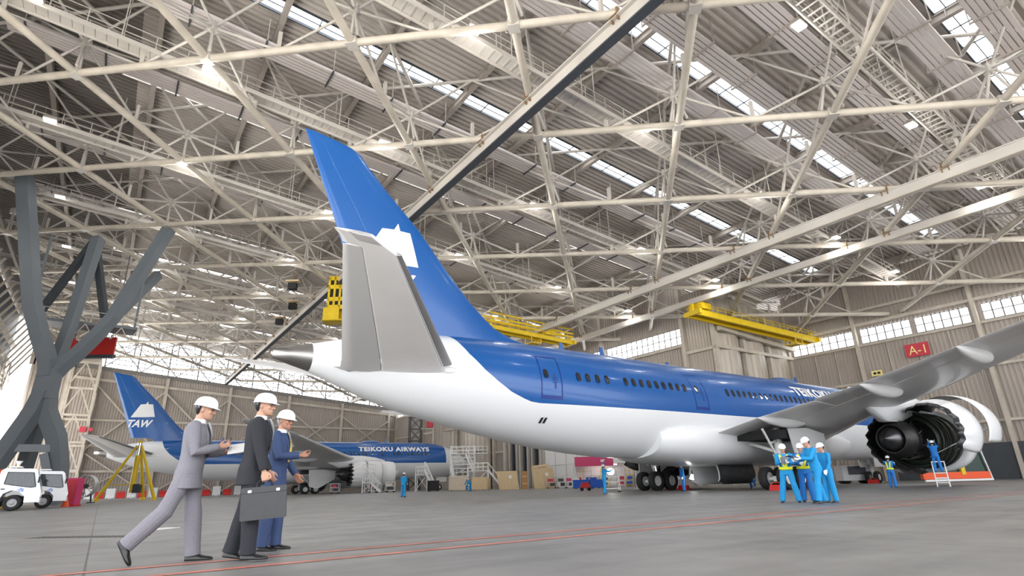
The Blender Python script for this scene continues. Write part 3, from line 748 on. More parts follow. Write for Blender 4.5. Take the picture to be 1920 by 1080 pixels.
def airliner(opened, label, loc, rz):
    A = thing('airliner', label, 'airplane', loc, rz)
    # fuselage
    ss = [0.02, .12, .3, .6, 1, 1.6, 2.4, 3.5, 5, 7, 9] + [9 + 1.5 * k for k in range(1, 17)] + [34, 36, 38, 40, 42, 44, 46, 47.5, 49, 50.5, 52, 53.2, 54.5]
    b = MB(); rings = []
    for s in ss:
        t, o = FT(s), FB(s); h = max((t - o) / 2, .03); wd = max(FW(s), .03)
        if s < 9: wd = max(.03, 2.885 * math.sqrt(max(0, 1 - (1 - s / 9) ** 2.3)) if s < 9 else wd)
        rings.append([L(s, wd * math.sin(2 * PI * k / 72), (t + o) / 2 + h * math.cos(2 * PI * k / 72)) for k in range(72)])
    fu = recalc(b.loft(rings, True).build('fuselage', M_liv, A))
    c = MB(); rings = []
    for s, t, o in ((54.5, 6.72, 5.5), (55.3, 6.55, 5.72), (56.05, 6.36, 5.95), (56.05, 6.3, 6.0), (55.6, 6.3, 6.0)):
        h = (t - o) / 2; rings.append([L(s, h * .96 * math.sin(2 * PI * k / 40), (t + o) / 2 + h * math.cos(2 * PI * k / 40)) for k in range(40)])
    recalc(c.loft(rings, True).build('exhaust_cone', M_metal, A))['label'] = 'bare metal tail cone'
    # belly fairing
    b = MB(); rings = []
    for s in [13.5, 14.5, 16, 18, 20, 23, 26, 29, 31, 32.5, 33.7, 34.6, 35.3]:
        f = min(1, math.sin(min(1, (s - 13.2) / 5) * PI / 2)) * min(1, math.sqrt(max(0, 1 - (max(0, s - 29) / 6.4) ** 2)))
        zb = 2.05 - .55 * f; hw = 2.35 + .85 * f; zc = 3.2; h = zc - zb
        rings.append([L(s, hw * math.copysign(abs(math.sin(t)) ** .75, math.sin(t)), zc + (h if math.cos(t) < 0 else .9 * f) * math.copysign(abs(math.cos(t)) ** .8, math.cos(t))) for t in [2 * PI * k / 40 for k in range(40)]])
    recalc(b.loft(rings, True).build('belly_fairing', M_white, A))
    # fin and rudder
    zs = [7.5, 8.0, 8.2, 8.66, 9.2, 9.9, 11.3, 13.4, 15.1, 16.3, 16.75, 17.0, 17.15, 17.36]
    st = [(L(fin_le(z), 0, z), L(fin_te(z), 0, z), fin_tc(z)) for z in zs]; ny = Vector((0, 1, 0))
    recalc(foil(MB(), st, 0, .72, nrm=ny).build('tail_fin', M_blue, A))
    recalc(foil(MB(), [s for s, z in zip(st, zs) if z > 8.1], .72, 1, nrm=ny).build('rudder', M_blue, A))
    # fin emblem and letters, both sides
    EM = [(53.32, 10.89), (52.35, 12.75), (51.73, 12.81), (51.52, 13.2), (51.4, 12.8), (50.85, 12.81), (50.34, 11.01), (50.96, 10.99), (51.29, 12.09), (51.51, 11.8), (51.39, 10.95), (52.31, 10.92), (51.96, 11.91), (52.14, 12.05), (52.66, 10.91)]
    EM = [(s - .72, z + .17) for s, z in EM]
    for sd in (1, -1):
        bm = bmesh.new(); vs = [bm.verts.new((s, z, 0)) for s, z in EM]; bm.faces.new(vs); bmesh.ops.triangulate(bm, faces=bm.faces)
        me = D.meshes.new('fin_emblem'); bm.to_mesh(me); bm.free()
        s0, s1 = min(p[0] for p in EM), max(p[0] for p in EM); z0, z1 = min(p[1] for p in EM), max(p[1] for p in EM)
        def fx(u, v, sd=sd):
            s = s0 + (s1 - s0) * u; z = z0 + (z1 - z0) * v
            if sd < 0: s = s0 + s1 - s
            return L(s, sd * (fin_y(s, z) + .025), z)
        conform(me, fx, 6, 6); me.materials.append(M_letter); link('fin_emblem', me, A)['label'] = 'white mountain shaped emblem'
        me = text_poly('TAW', .035, .32)
        def fx2(u, v, sd=sd):
            z = 9.68 + 1.05 * v; s = (52.78 - 3.05 * u) if sd > 0 else (49.73 + 3.05 * u)
            return L(s, sd * (fin_y(s, z) + .025), z)
        conform(me, fx2, 4, 8); me.materials.append(M_letter); link('fin_lettering', me, A)['label'] = 'white TAW letters'
        # company name along the fuselage
        me = text_poly('TEIKOKU AIRWAYS', .05, 0., 1.14)
        def fx3(u, v, sd=sd):
            s = (20.3 - 12.1 * u) if sd > 0 else (8.2 + 12.1 * u); ph = .478 + .9 * v / 2.95
            return L(s, sd * (2.885 * math.cos(ph) + .05 * math.cos(ph)), 4.9 + 3.0 * math.sin(ph) + .05 * math.sin(ph))
        conform(me, fx3, 4); me.materials.append(M_letter); link('side_lettering', me, A)['label'] = 'white TEIKOKU AIRWAYS letters'
    # stabilisers
    for sd in (1, -1):
        ys = [0.6, 2.2, 5, 8, 9.3, 9.62]
        sb = recalc(foil(MB(), hst(sd, ys + [9.9]), 0.085, .67, mi=0).build('stabilizer', M_stab, A))
        recalc(foil(MB(), hst(sd, [1.2, 2.2, 5, 8, 9.35]), .68, 1, droop=-.1).build('elevator', M_elev, sb))
        recalc(foil(MB(), hst(sd, [2.45, 5, 8, 9.3]), 0, .1).build('leading_edge', M_lead, sb))['label'] = 'dark metal leading edge'
        tp = foil(MB(), hst(sd, [9.36, 9.62, 9.9]), .1, 1); recalc(tp.build('tip_cap', M_stab, sb))
        # root fillet
        ff = MB(); rings = []
        for s in (47.9, 48.6, 50, 51.5, 53, 54):
            yy = fy(s, 5.7); rings.append([L(s, sd * (yy - .12), 5.72 + .3 * lerp(s, [47.9, 48.7, 53, 54], [.25, 1, .9, .5])), L(s, sd * (yy + .16 * lerp(s, [47.9, 48.7, 53, 54], [.0, 1, .8, .2])), 5.75), L(s, sd * (yy - .14), 5.68 - .3 * lerp(s, [47.9, 48.7, 53, 54], [.25, 1, .9, .5]))])
        recalc(ff.loft(rings, True).build('root_fairing', M_white, sb))
        # wings
        W = recalc(foil(MB(), wst(sd, [0, 2.5, 5, 9, 13, 17, 21, 25, 28, 29.4, 30.05]), .0, .74).build('wing', M_grey, A))
        recalc(foil(MB(), wst(sd, [3.0, 6, 9.2]), .745, 1, droop=-.03).build('flap', M_grey, W)); recalc(foil(MB(), wst(sd, [10.9, 15, 20.]), .745, 1, droop=-.02).build('flap', M_grey, W))
        recalc(foil(MB(), wst(sd, [9.3, 10.8]), .745, 1).build('flaperon', M_grey, W)); recalc(foil(MB(), wst(sd, [20.1, 25, 28., 29.4, 30.05]), .745, 1).build('aileron', M_grey, W))
        for ya, yb in ((4.2, 8.6), (11., 15.4), (15.5, 19.6), (19.7, 24.)):
            sl = MB(); rr = []
            for y in (ya, (ya + yb) / 2, yb):
                le, te, tc = wst(sd, [y])[0]; ch = (te - le).length
                rr.append([le.lerp(te, x) + Vector((0, 0, sg * thick(max(x, .0)) * tc * ch * 1.02 - .02)) for x, sg in ((.11, 1), (.05, 1), (.015, 1), (-.004, 0), (.01, -1), (.03, -1), (.055, -1))])
            recalc(sl.loft(rr, True).build('slat', M_lgrey, W))
        for y, ln in ((6.3, 5.2), (12.4, 4.6), (16.9, 4.0), (20.6, 3.3)):
            z = w_z(y) - .34; s1 = w_te(y) + .75; fr = []
            for q in range(11):
                t = q / 10; r = .34 * math.sin(PI * t ** .75) ** .7 if 0 < t < 1 else .01
                fr.append([L(s1 - ln * (1 - t), sd * (y + r * .75 * math.sin(a)), z - .12 * math.sin(PI * t) + r * math.cos(a)) for a in [2 * PI * k / 12 for k in range(12)]])
            recalc(MB().loft(fr, True).build('flap_track_fairing', M_grey, W))
        engine(A, sd, opened[sd] if opened else None)
        main_gear(A, sd)
    # wheel wells: black boxes, the dark of the recesses put into their colour
    for sd in (1, -1): MB().box(L(27.2, sd * 4.5, 3.1), (4.0, 2.8, .5)).build('wheel_well', M_black, A)
    # nose gear
    g = MB().tube(L(5.2, 0, 2.4), L(5.5, 0, .5), .13, .11, 10).tube(L(5.5, -.35, .5), L(5.5, .35, .5), .08).tube(L(4.4, 0, 2.2), L(5.4, 0, 1.3), .06)
    for sd in (1, -1): g.box(L(5.2, sd * .62, 1.75), (1.9, .04, .8))
    n_ = g.build('nose_landing_gear', M_lgrey, A)
    for y in (-.36, .36): wheel(.5, .36, n_, L(5.5, y, .5))
    # cabin windows and doors, starboard side
    wsh = MB(); ring = []; n = 16
    for k in range(n):
        t = 2 * PI * k / n; ring.append((.14 * math.copysign(abs(math.cos(t)) ** .6, math.cos(t)), .235 * math.copysign(abs(math.sin(t)) ** .7, math.sin(t))))
    def wmesh(off):
        v = []
        for sx, dz in ring: q = math.asin(max(-1, min(1, (1.03 + dz) / 3.0))); v.append((sx, -(2.885 * math.cos(q) - 2.7) - off, dz))
        return v
    v0 = wmesh(.025); wsh.v = v0; wsh.f = [list(range(n))]; wsh.m = [0]; wsh.sm = [False]
    wins = [41.38, 40.75, 40.07, 39.4] + [38.0 - .617 * k for k in range(9)] + [31.96] + [28.84 - .617 * k for k in range(18)] + [16.5, 14.4, 13.75, 13.1] + [11.9 - .6 * k for k in range(7)]
    w0 = None
    for s in wins:
        p = L(s, fy(s, 5.93) if s > 33 else 2.7, 5.93)
        if w0 is None: w0 = wsh.build('cabin_window', M_win, A, p)
        else:
            o = w0.copy(); COL.objects.link(o); o.location = p
    def patch(s, z, off): return L(s, fy(s, z) + off, z)
    for s0, s1, win in ((43.78, 42.5, 43.45), (32.35, 31.1, None), (17.1, 15.9, None)):
        zz = [4.72 + (6.9 - 4.72) * k / 10 for k in range(11)]; t = .055; f = MB()
        def bar(sa, sb, za, zb):
            vs = [patch(sa, za, .02), patch(sb, za, .02), patch(sb, zb, .02), patch(sa, zb, .02)]; f.add(vs, [(0, 1, 2, 3)])
        for a_, b_ in zip(zz[:-1], zz[1:]): bar(s0, s0 - t, a_, b_); bar(s1 + t, s1, a_, b_)
        for k in range(4): sa = s0 + (s1 - s0) * k / 4; sb = s0 + (s1 - s0) * (k + 1) / 4; bar(sa, sb, 6.86, 6.92); bar(sa, sb, 4.66, 4.84)
        d = f.build('cabin_door', M_bline, A); d['label'] = 'dark blue outlined door'
        h = MB(); sm = s0 + (s1 - s0) * .55
        for z in (5.5, 5.62, 5.74): h.add([patch(sm, z, .022), patch(sm - .28, z, .022), patch(sm - .28, z + .05, .022), patch(sm, z + .05, .022)], [(0, 1, 2, 3)])
        h.add([patch(sm - .1, 5.2, .022), patch(sm - .2, 5.2, .022), patch(sm - .2, 6.0, .022), patch(sm - .1, 6.0, .022)], [(0, 1, 2, 3)]); h.build('handle', M_bline, d)
        if win:
            o = w0.copy(); COL.objects.link(o); o.parent = d; o.name = 'door_window'; o.location = L(win, fy(win, 5.95), 5.95)
    # roof bump and aerials
    b = MB(); rr = []
    for q in range(9):
        t = q / 8; h = .42 * math.sin(PI * t) ** .6 if 0 < t < 1 else .0
        rr.append([L(19.6 - 3.5 * t, .75 * math.cos(a), 7.78 + h * math.sin(a) + .02) for a in [PI * k / 10 for k in range(11)]])
    recalc(b.loft(rr, False, closed=False).build('antenna_dome', M_blue, A))
    for s, h in ((40.2, .5), (37., .62), (15.2, .6), (31., .3)):
        z = FT(s) - .03; recalc(MB().prism([(s + .2, z), (s - .2, z), (s + .0, z + h), (s + .22, z + h)], lambda p, q: L(p, .03, q), lambda p, q: L(p, -.03, q)).build('aerial', M_blue, A))
    mk = MB()
    for s, z in ((43.62, 3.66), (43.4, 3.66)): mk.add([patch(s, z - .13, .02), patch(s - .14, z - .13, .02), patch(s - .2, z + .13, .02), patch(s - .06, z + .13, .02)], [(0, 1, 2, 3)])
    mk.build('vent_opening', M_black, A)
    return A
air1 = airliner({1: ((62, 50), (10, 10)), -1: ((55, 46), (48, 44))}, 'blue and white airliner filling the middle, tail fin nearest the camera, engine cowls open', (0, 0, 0), 0)
def place_body(o, X, Y, yaw):
    o.location = (X * math.sin(AZ) + Y * math.cos(AZ), -X * math.cos(AZ) + Y * math.sin(AZ), 0); o.rotation_euler = (0, 0, AZ - yaw)
place_body(air1, 12.49477, 38.81491, .95928)
air2 = airliner(None, 'smaller looking blue and white airliner parked far behind, TAW on its fin', (0, 0, 0), 0)
place_body(air2, -34.02557, 93.04278, 1.08239)
# ================================================================ people (local X = facing, Y = their left, Z up)
def remesh(b, name, mats, parent, vox, smooth_n=3, fac=.5):
    me = D.meshes.new(name); me.from_pydata(b.v, [], b.f); me.update()
    bm = bmesh.new(); bm.from_mesh(me)
    bmesh.ops.remove_doubles(bm, verts=bm.verts, dist=1e-6); bmesh.ops.recalc_face_normals(bm, faces=bm.faces); bm.to_mesh(me); bm.free()
    o = D.objects.new(name, me); COL.objects.link(o)
    r = o.modifiers.new('r', 'REMESH'); r.mode = 'VOXEL'; r.voxel_size = vox; r.use_smooth_shade = True
    if smooth_n:
        s = o.modifiers.new('s', 'SMOOTH'); s.factor = fac; s.iterations = smooth_n
    bpy.context.view_layer.update()
    dg = bpy.context.evaluated_depsgraph_get(); m2 = D.meshes.new_from_object(o.evaluated_get(dg))
    D.objects.remove(o); D.meshes.remove(me); m2.materials.clear()
    for m in (mats if isinstance(mats, list) else [mats]): m2.materials.append(m)
    m2.polygons.foreach_set('use_smooth', [True] * len(m2.polygons)); m2.name = name
    return link(name, m2, parent)
def ell(b, c, r, M=None, n=12):
    rings = []
    for i in range(1, 8):
        t = PI * i / 8; rings.append([Vector((r[0] * math.sin(t) * math.cos(2 * PI * k / n), r[1] * math.sin(t) * math.sin(2 * PI * k / n), r[2] * math.cos(t))) for k in range(n)])
    rings = [[(M @ v if M is not None else v) + Vector(c) for v in q] for q in rings]
    b.loft(rings, True)
def ry(a): return Matrix.Rotation(math.radians(a), 3, 'Y')
def rx(a): return Matrix.Rotation(math.radians(a), 3, 'X')
def rz3(a): return Matrix.Rotation(math.radians(a), 3, 'Z')
SKIN = mat('skin', (.52, .29, .2, 1), .5); SKIN2 = mat('skin_tanned', (.42, .2, .13, 1), .5)
HAIR = mat('black_hair', (.012, .011, .012, 1), .55); HAIRG = mat('grey_hair', (.35, .35, .36, 1), .6)
HAT = mat('hard_hat_white', (.9, .9, .9, 1), .22, coat=.3); LINER = mat('hat_liner', srgb(120, 124, 134), .7)
SHIRT = mat('white_shirt', (.82, .82, .84, 1), .7); SHOE = mat('black_leather', (.012, .011, .011, 1), .28)
S_GREY = mat('grey_suiting', srgb(128, 126, 134), .85, 0, .06, 40); S_BLACK = mat('charcoal_suiting', srgb(40, 41, 47), .85, 0, .08, 40); S_NAVY = mat('navy_suiting', srgb(52, 70, 108), .8, 0, .08, 40)
TIE = mat('yellow_tie', srgb(222, 196, 110), .6); COVER = mat('cyan_coverall', srgb(20, 142, 204), .75, 0, .06, 12); COVER2 = mat('blue_coverall', srgb(24, 112, 190), .75, 0, .06, 12)
VEST = mat('yellow_vest', srgb(226, 232, 40), .6); GLOVE = mat('white_glove', (.84, .84, .85, 1), .8); PAPER = mat('paper', (.82, .82, .82, 1), .7)
EYE = mat('eye_dark', (.01, .01, .01, 1), .2)
HEAD = [(0, .080, .03, .022), (.012, .092, .0, .040), (.03, .096, -.03, .052), (.05, .093, -.06, .061), (.075, .089, -.085, .067), (.1, .086, -.096, .071), (.125, .09, -.101, .074), (.15, .09, -.101, .075), (.175, .08, -.095, .072), (.2, .058, -.078, .06), (.216, .03, -.05, .04), (.225, .0, -.02, .012)]
def sect(fr, bk, hw, n=20, e=.9):
    cx, rx_ = (fr + bk) / 2, (fr - bk) / 2
    return [(cx + rx_ * math.copysign(abs(math.cos(2 * PI * k / n)) ** e, math.cos(2 * PI * k / n)), hw * math.copysign(abs(math.sin(2 * PI * k / n)) ** e, math.sin(2 * PI * k / n))) for k in range(n)]
def hand(b, w, M, curl, r=1.0):
    """w wrist, M frame (columns: along fingers, across towards thumb, palm normal)"""
    A = lambda x, y, z: w + M @ (Vector((x, y, z)) * r)
    b.loft([[A(0, y, z) for y, z in ((-.022, -.016), (.022, -.016), (.022, .016), (-.022, .016))], [A(.045, y, z) for y, z in ((-.04, -.013), (.038, -.015), (.038, .014), (-.04, .013))], [A(.092, y, z) for y, z in ((-.04, -.011), (.037, -.011), (.037, .011), (-.04, .011))]], True)
    for y, ln, sp in ((.029, .072, 3), (.01, .082, 1), (-.01, .077, -1), (-.03, .06, -4)):
        p = Vector((.088, y, 0)); pts = [A(*p)]; a = 0
        for q, f in enumerate((.45, .32, .28)):
            a += curl * (.8 if q == 0 else 1.1); d = Vector((math.cos(math.radians(a)), math.sin(math.radians(sp)), -math.sin(math.radians(a)))); p = p + d * ln * f; pts.append(A(*p))
        b.pipe(pts, [.0095 * r, .009 * r, .0083 * r, .0065 * r], 8)
    b.pipe([A(.018, .028, -.002), A(.05, .052, -.014), A(.078, .056, -.026), A(.1, .05, -.036)], [.014 * r, .012 * r, .0105 * r, .008 * r], 8)
def person(name_label, loc, rz, H, pose, outfit, lod=1, cat='person', group=None):
    """pose: lean, legs [(hip, knee, abduct, foot pitch)], arms [(flex, abduct, elbow, forearm yaw in)], head (yaw, pitch); order left, right"""
    root = thing('person', name_label, cat, loc, rz, group)
    k = (H - .045) / 1.74
    vox = (.0062, .0125, .02)[lod]
    lean = pose.get('lean', 0); T = ry(lean) ; twist = pose.get('twist', 0)
    hip = {}; knee = {}; ank = {}; fdir = {}
    for i, sd in ((0, 1), (1, -1)):
        h, kn, ab, fp = pose['legs'][i]
        hp = Vector((0, .092 * sd, 0)); R = rx(ab * sd) @ ry(-h); R2 = rx(ab * sd) @ ry(-h + kn)
        hip[sd] = hp; knee[sd] = hp + R @ Vector((0, 0, -.425)); ank[sd] = knee[sd] + R2 @ Vector((0, 0, -.41)); fdir[sd] = ry(fp) @ Vector((1, 0, 0))
    zmin = 0
    for sd in (1, -1):
        up = Vector((0, 0, 1)); f = fdir[sd]; up = Vector((0, 1, 0)).cross(f) * -1
        heel = ank[sd] - f * .06 - up * .082; toe = ank[sd] + f * .2 - up * .082
        zmin = min(zmin, heel.z, toe.z)
    base = Vector((pose.get('dx', 0), 0, -zmin))
    def W(v): return (Vector(v) + base) * k
    neck = T @ Vector((.0, 0, .545)); Tz = T @ rz3(twist)
    hy, hp_ = pose.get('head', (0, 0)); HR = T @ rz3(hy) @ ry(hp_); HO = neck + T @ Vector((.022, 0, .045))
    hm = lambda v: W(HO + HR @ Vector(v))
    # joints of the arms
    sho = {}; elb = {}; wri = {}; hM = {}
    for i, sd in ((0, 1), (1, -1)):
        fl, ab, el, yw = pose['arms'][i]
        s_ = Tz @ Vector((-.005, .185 * sd, .485)); R = Tz @ rx(ab * sd) @ ry(-fl)
        e_ = s_ + R @ Vector((0, 0, -.285)); R2 = R @ rz3(-yw * sd) @ ry(-el)
        sho[sd], elb[sd], wri[sd] = s_, e_, e_ + R2 @ Vector((0, 0, -.255))
        d = R2 @ Vector((0, 0, -1)); th = R2 @ Vector((1, 0, 0)); nn = d.cross(th) * sd
        roll = pose.get('roll', (0, 0))[i]
        q = Matrix.Rotation(math.radians(roll), 3, d); th = q @ th; nn = q @ nn
        hM[sd] = Matrix((d, th, nn)).transposed()
    suit = outfit.get('suit')
    TOR = [(-.1, .168, .115, -.01), (0, .172, .122, -.012), (.1, .158, .112, .0), (.2, .158, .112, .005), (.32, .176, .122, .008), (.42, .19, .12, .0), (.49, .17, .1, -.012), (.535, .1, .075, -.012), (.56, .062, .062, -.005)]
    def torso(b, infl, z0=-1, z1=9, hem=None):
        rings = []
        for z, hw, hd, xo in TOR:
            if not z0 <= z <= z1: continue
            f = T if z > .05 else ry(lean * max(0, (z + .1) / .15) * .5)
            rings.append([W(f @ Vector((xo + (hd + infl) * math.cos(2 * PI * q / 24), (hw + infl) * math.sin(2 * PI * q / 24), z))) for q in range(24)])
        if hem:
            z, hw, hd = hem; rings.insert(0, [W(Vector((-.008 + hd * math.cos(2 * PI * q / 24), hw * math.sin(2 * PI * q / 24), z))) for q in range(24)])
        b.loft(rings, True)
    # --- body: one continuous skin
    b = MB(); torso(b, -.02)
    for sd in (1, -1):
        b.pipe([W(hip[sd] + Vector((0, 0, .03))), W(hip[sd] + (knee[sd] - hip[sd]) * .4), W(knee[sd]), W(knee[sd] + (ank[sd] - knee[sd]) * .35), W(ank[sd])], [.082 * k, .072 * k, .05 * k, .05 * k, .035 * k], 12)
        b.pipe([W(sho[sd]), W(sho[sd].lerp(elb[sd], .5)), W(elb[sd]), W(elb[sd].lerp(wri[sd], .4)), W(wri[sd])], [.05 * k, .044 * k, .038 * k, .036 * k, .026 * k], 12)
        if not outfit.get('gloves'): hand(b, W(wri[sd]), hM[sd], pose.get('curl', (30, 30))[0 if sd > 0 else 1], k * (.97 if lod == 0 else 1.15))
    b.pipe([W(neck + T @ Vector((-.012, 0, -.05))), hm((-.022, 0, .02)), hm((-.025, 0, .07))], [.062 * k, .054 * k, .055 * k], 14)
    b.loft([[hm((x, y, z)) for x, y in sect(fr, bk, hw)] for z, fr, bk, hw in HEAD], True)
    b.pipe([hm((.086, 0, .128)), hm((.1, 0, .1)), hm((.112, 0, .084)), hm((.1, 0, .074))], [.009 * k, .011 * k, .0145 * k, .011 * k], 8)
    for y in (-.012, .012): ell(b, hm((.098, y, .08)), (.012 * k, .009 * k, .009 * k))
    for sd in (1, -1):
        ell(b, hm((-.008, sd * .074, .1)), (.017 * k, .011 * k, .031 * k), HR @ rz3(-18 * sd)); ell(b, hm((.07, sd * .03, .132)), (.02 * k, .026 * k, .008 * k), HR); ell(b, hm((.066, sd * .042, .085)), (.022 * k, .02 * k, .018 * k), HR)
    ell(b, hm((.09, 0, .052)), (.012 * k, .024 * k, .0055 * k), HR); ell(b, hm((.089, 0, .042)), (.012 * k, .021 * k, .006 * k), HR); ell(b, hm((.083, 0, .014)), (.016 * k, .02 * k, .014 * k), HR)
    body = remesh(b, 'body', outfit.get('skin', SKIN), root, vox, 2 if lod == 0 else 1)
    if lod == 0:
        for sd in (1, -1):
            e = MB(); ell(e, hm((.083, sd * .031, .113)), (.008 * k, .013 * k, .006 * k), HR, 10); e.build('eye', EYE, body)
            e = MB(); e.pipe([hm((.09, sd * .014, .128)), hm((.088, sd * .034, .133)), hm((.07, sd * .055, .129))], [.004 * k, .005 * k, .003 * k], 6); e.build('eyebrow', outfit.get('hair', HAIR), body)
        e = MB(); e.pipe([hm((.088, -.022, .047)), hm((.1, 0, .0465)), hm((.088, .022, .047))], [.002, .003, .002], 5); e.build('mouth', mat_lip, body)
    # --- hair and hard hat
    b = MB(); b.loft([[hm((x, y, z)) for x, y in sect(fr, bk, hw, 18)] for z, fr, bk, hw in ((.035, -.04, -.07, .045), (.06, -.028, -.092, .066), (.09, -.02, -.108, .079), (.125, -.012, -.113, .084), (.16, .0, -.113, .085), (.19, -.02, -.1, .075))], True)
    b.build('hair', outfit.get('hair', HAIR), root)
    b = MB(); rings = []; n = 32
    for z, f, fr in ((.138, 1.0, 0.), (.141, 1.0, .0), (.16, .985, 0), (.185, .94, 0), (.21, .85, 0), (.232, .7, 0), (.248, .5, 0), (.257, .26, 0), (.26, .04, 0)):
        rings.append([hm((-.008 + .128 * f * math.cos(2 * PI * q / n), .108 * f * math.sin(2 * PI * q / n), z + (.006 * f if abs(math.sin(2 * PI * q / n)) < .22 else 0))) for q in range(n)])
    b.loft(rings, True)
    br = []
    for zo, fo in ((.139, .97), (.134, 1.06), (.139, 1.06), (.15, .97)):
        br.append([hm((-.008 + (.128 * fo + (.036 if fo > 1 else 0) * max(0, math.cos(2 * PI * q / n)) ** 1.5) * math.cos(2 * PI * q / n), .108 * fo * math.sin(2 * PI * q / n), zo - (.006 * max(0, math.cos(2 * PI * q / n)) if fo > 1 else 0))) for q in range(n)])
    b.loft(br, False); hat = b.build('hard_hat', HAT, root)
    if lod == 0:
        b = MB(); b.loft([[hm((-.008 + .118 * f * math.cos(t), .1 * f * math.sin(t), z)) for t in [PI * .62 + PI * .76 * q / 14 for q in range(15)]] for z, f in ((.138, 1.), (.112, .98), (.108, .94), (.138, .94))], False, closed=False); b.build('hat_liner', LINER, hat)
    # --- trousers
    low = outfit['legs']; b = MB(); rings = []
    for z, hw, hd in ((-.1, .165, .118), (-.02, .178, .128), (.07, .168, .12), (.14, .158, .112)):
        rings.append([W(Vector((-.01 + hd * math.cos(2 * PI * q / 24), hw * math.sin(2 * PI * q / 24), z))) for q in range(24)])
    b.loft(rings, True)
    for sd in (1, -1):
        kn, an, hp = knee[sd], ank[sd], hip[sd]; wide = outfit.get('wide', 1.22)
        b.pipe([W(hp + Vector((0, 0, .02))), W(hp.lerp(kn, .3)), W(hp.lerp(kn, .7)), W(kn), W(kn.lerp(an, .4)), W(kn.lerp(an, .8)), W(an + (an - kn).normalized() * .035)], [.1 * k, .098 * k, .083 * k, .073 * k * wide, .072 * k * wide, .066 * k * wide, .068 * k * wide], 14)
    remesh(b, 'trousers' if suit else 'coverall_legs', low, root, vox * 1.25, 3 if lod == 0 else 1)
    # --- jacket or coverall top
    b = MB()
    torso(b, .016 if suit else .012, z0=-.02 if suit else -.06, z1=.54, hem=(-.17, .2, .15) if suit else (-.1, .178, .13))
    for sd in (1, -1):
        b.pipe([W(sho[sd] + Tz @ Vector((0, -.05 * sd, .01))), W(sho[sd] + Tz @ Vector((0, .012 * sd, 0))), W(sho[sd].lerp(elb[sd], .5)), W(elb[sd]), W(elb[sd].lerp(wri[sd], .5)), W(elb[sd].lerp(wri[sd], .96))], [.072 * k, .074 * k, .066 * k, .058 * k, .052 * k, .045 * k], 14)
    top = remesh(b, 'suit_jacket' if suit else 'coverall_top', outfit['top'], root, vox * 1.25, 3 if lod == 0 else 1)
    if suit:
        # collar, shirt front, tie, lapels
        b = MB(); rings = []
        for z, hw, hd, xo in ((.535, .086, .078, -.008), (.568, .068, .066, .0), (.582, .065, .063, .004), (.582, .058, .056, .004), (.53, .07, .065, -.008)):
            rings.append([W(T @ Vector((xo + hd * math.cos(2 * PI * q / 24), hw * math.sin(2 * PI * q / 24), z))) for q in range(24)])
        b.loft(rings, False); b.build('shirt_collar', SHIRT, root)
        fx = lambda z: lerp(z, [.2, .32, .42, .49, .54], [.137, .15, .14, .112, .085])
        b = MB()
        b.loft([[W(T @ Vector((fx(z) + .004 - .05 * abs(y) / .07 * (y / .07), y, z))) for y in (-w_, -w_ / 2, 0, w_ / 2, w_)] for z, w_ in ((.24, .006), (.32, .03), (.42, .05), (.5, .06), (.55, .05))], False, closed=False); b.build('shirt_front', SHIRT, root)
        b = MB(); pts = [(.545, .016), (.525, .022), (.5, .018), (.4, .026), (.3, .034), (.2, .04), (.16, .02)]
        b.loft([[W(T @ Vector((fx(z) + .012, y, z))) for y in (-w_, w_)] + [W(T @ Vector((fx(z) + .004, y, z))) for y in (w_, -w_)] for z, w_ in pts], True); b.build('tie', outfit.get('tie', M_dark), root)
        for sd in (1, -1):
            b = MB(); b.loft([[W(T @ Vector((fx(z) + .01 - .02 * yo / .1, sd * y, z))) for y, yo in ((a_, a_), (c_, c_))] + [W(T @ Vector((fx(z) + .002 - .03 * yo / .1, sd * y, z))) for y, yo in ((c_, c_), (a_, a_))] for z, a_, c_ in ((.2, .0, .012), (.34, .024, .075), (.42, .042, .095), (.44, .048, .08), (.53, .062, .085))], True); b.build('lapel', outfit['top'], top)
    if outfit.get('vest'):
        b = MB(); 
        def ringz(z, inf): 
            hw, hd, xo = (lerp(z, [t[0] for t in TOR], [t[i] for t in TOR]) for i in (1, 2, 3))
            return [W(T @ Vector((xo + (hd + inf) * math.cos(2 * PI * q / 24), (hw + inf) * math.sin(2 * PI * q / 24), z))) for q in range(24)]
        b.loft([ringz(.06, .03), ringz(.06, .038), ringz(.15, .038), ringz(.15, .03)], False)
        for sd in (1, -1):
            pr = []
            for z, y, x in ((.12, .02, .15), (.25, .05, .155), (.4, .09, .155), (.5, .1, .1), (.535, .1, .0), (.5, .1, -.11), (.35, .08, -.14), (.12, .05, -.145)):
                pr.append([W(T @ Vector((x, sd * (y - .035), z))), W(T @ Vector((x, sd * (y + .035), z))), W(T @ Vector((x * .93, sd * (y + .035), z - .004))), W(T @ Vector((x * .93, sd * (y - .035), z - .004)))])
            b.loft(pr, True, smooth=False)
        b.build('safety_vest', VEST, root)
    if outfit.get('gloves'):
        for i, sd in ((0, 1), (1, -1)):
            b = MB(); hand(b, W(wri[sd]), hM[sd], pose.get('curl', (30, 30))[i], k * 1.18); b.pipe([W(elb[sd].lerp(wri[sd], .85)), W(wri[sd] + hM[sd] @ Vector((.03, 0, 0)))], [.036 * k, .033 * k], 10)
            remesh(b, 'glove', GLOVE, root, max(vox, .008) * .8, 1)
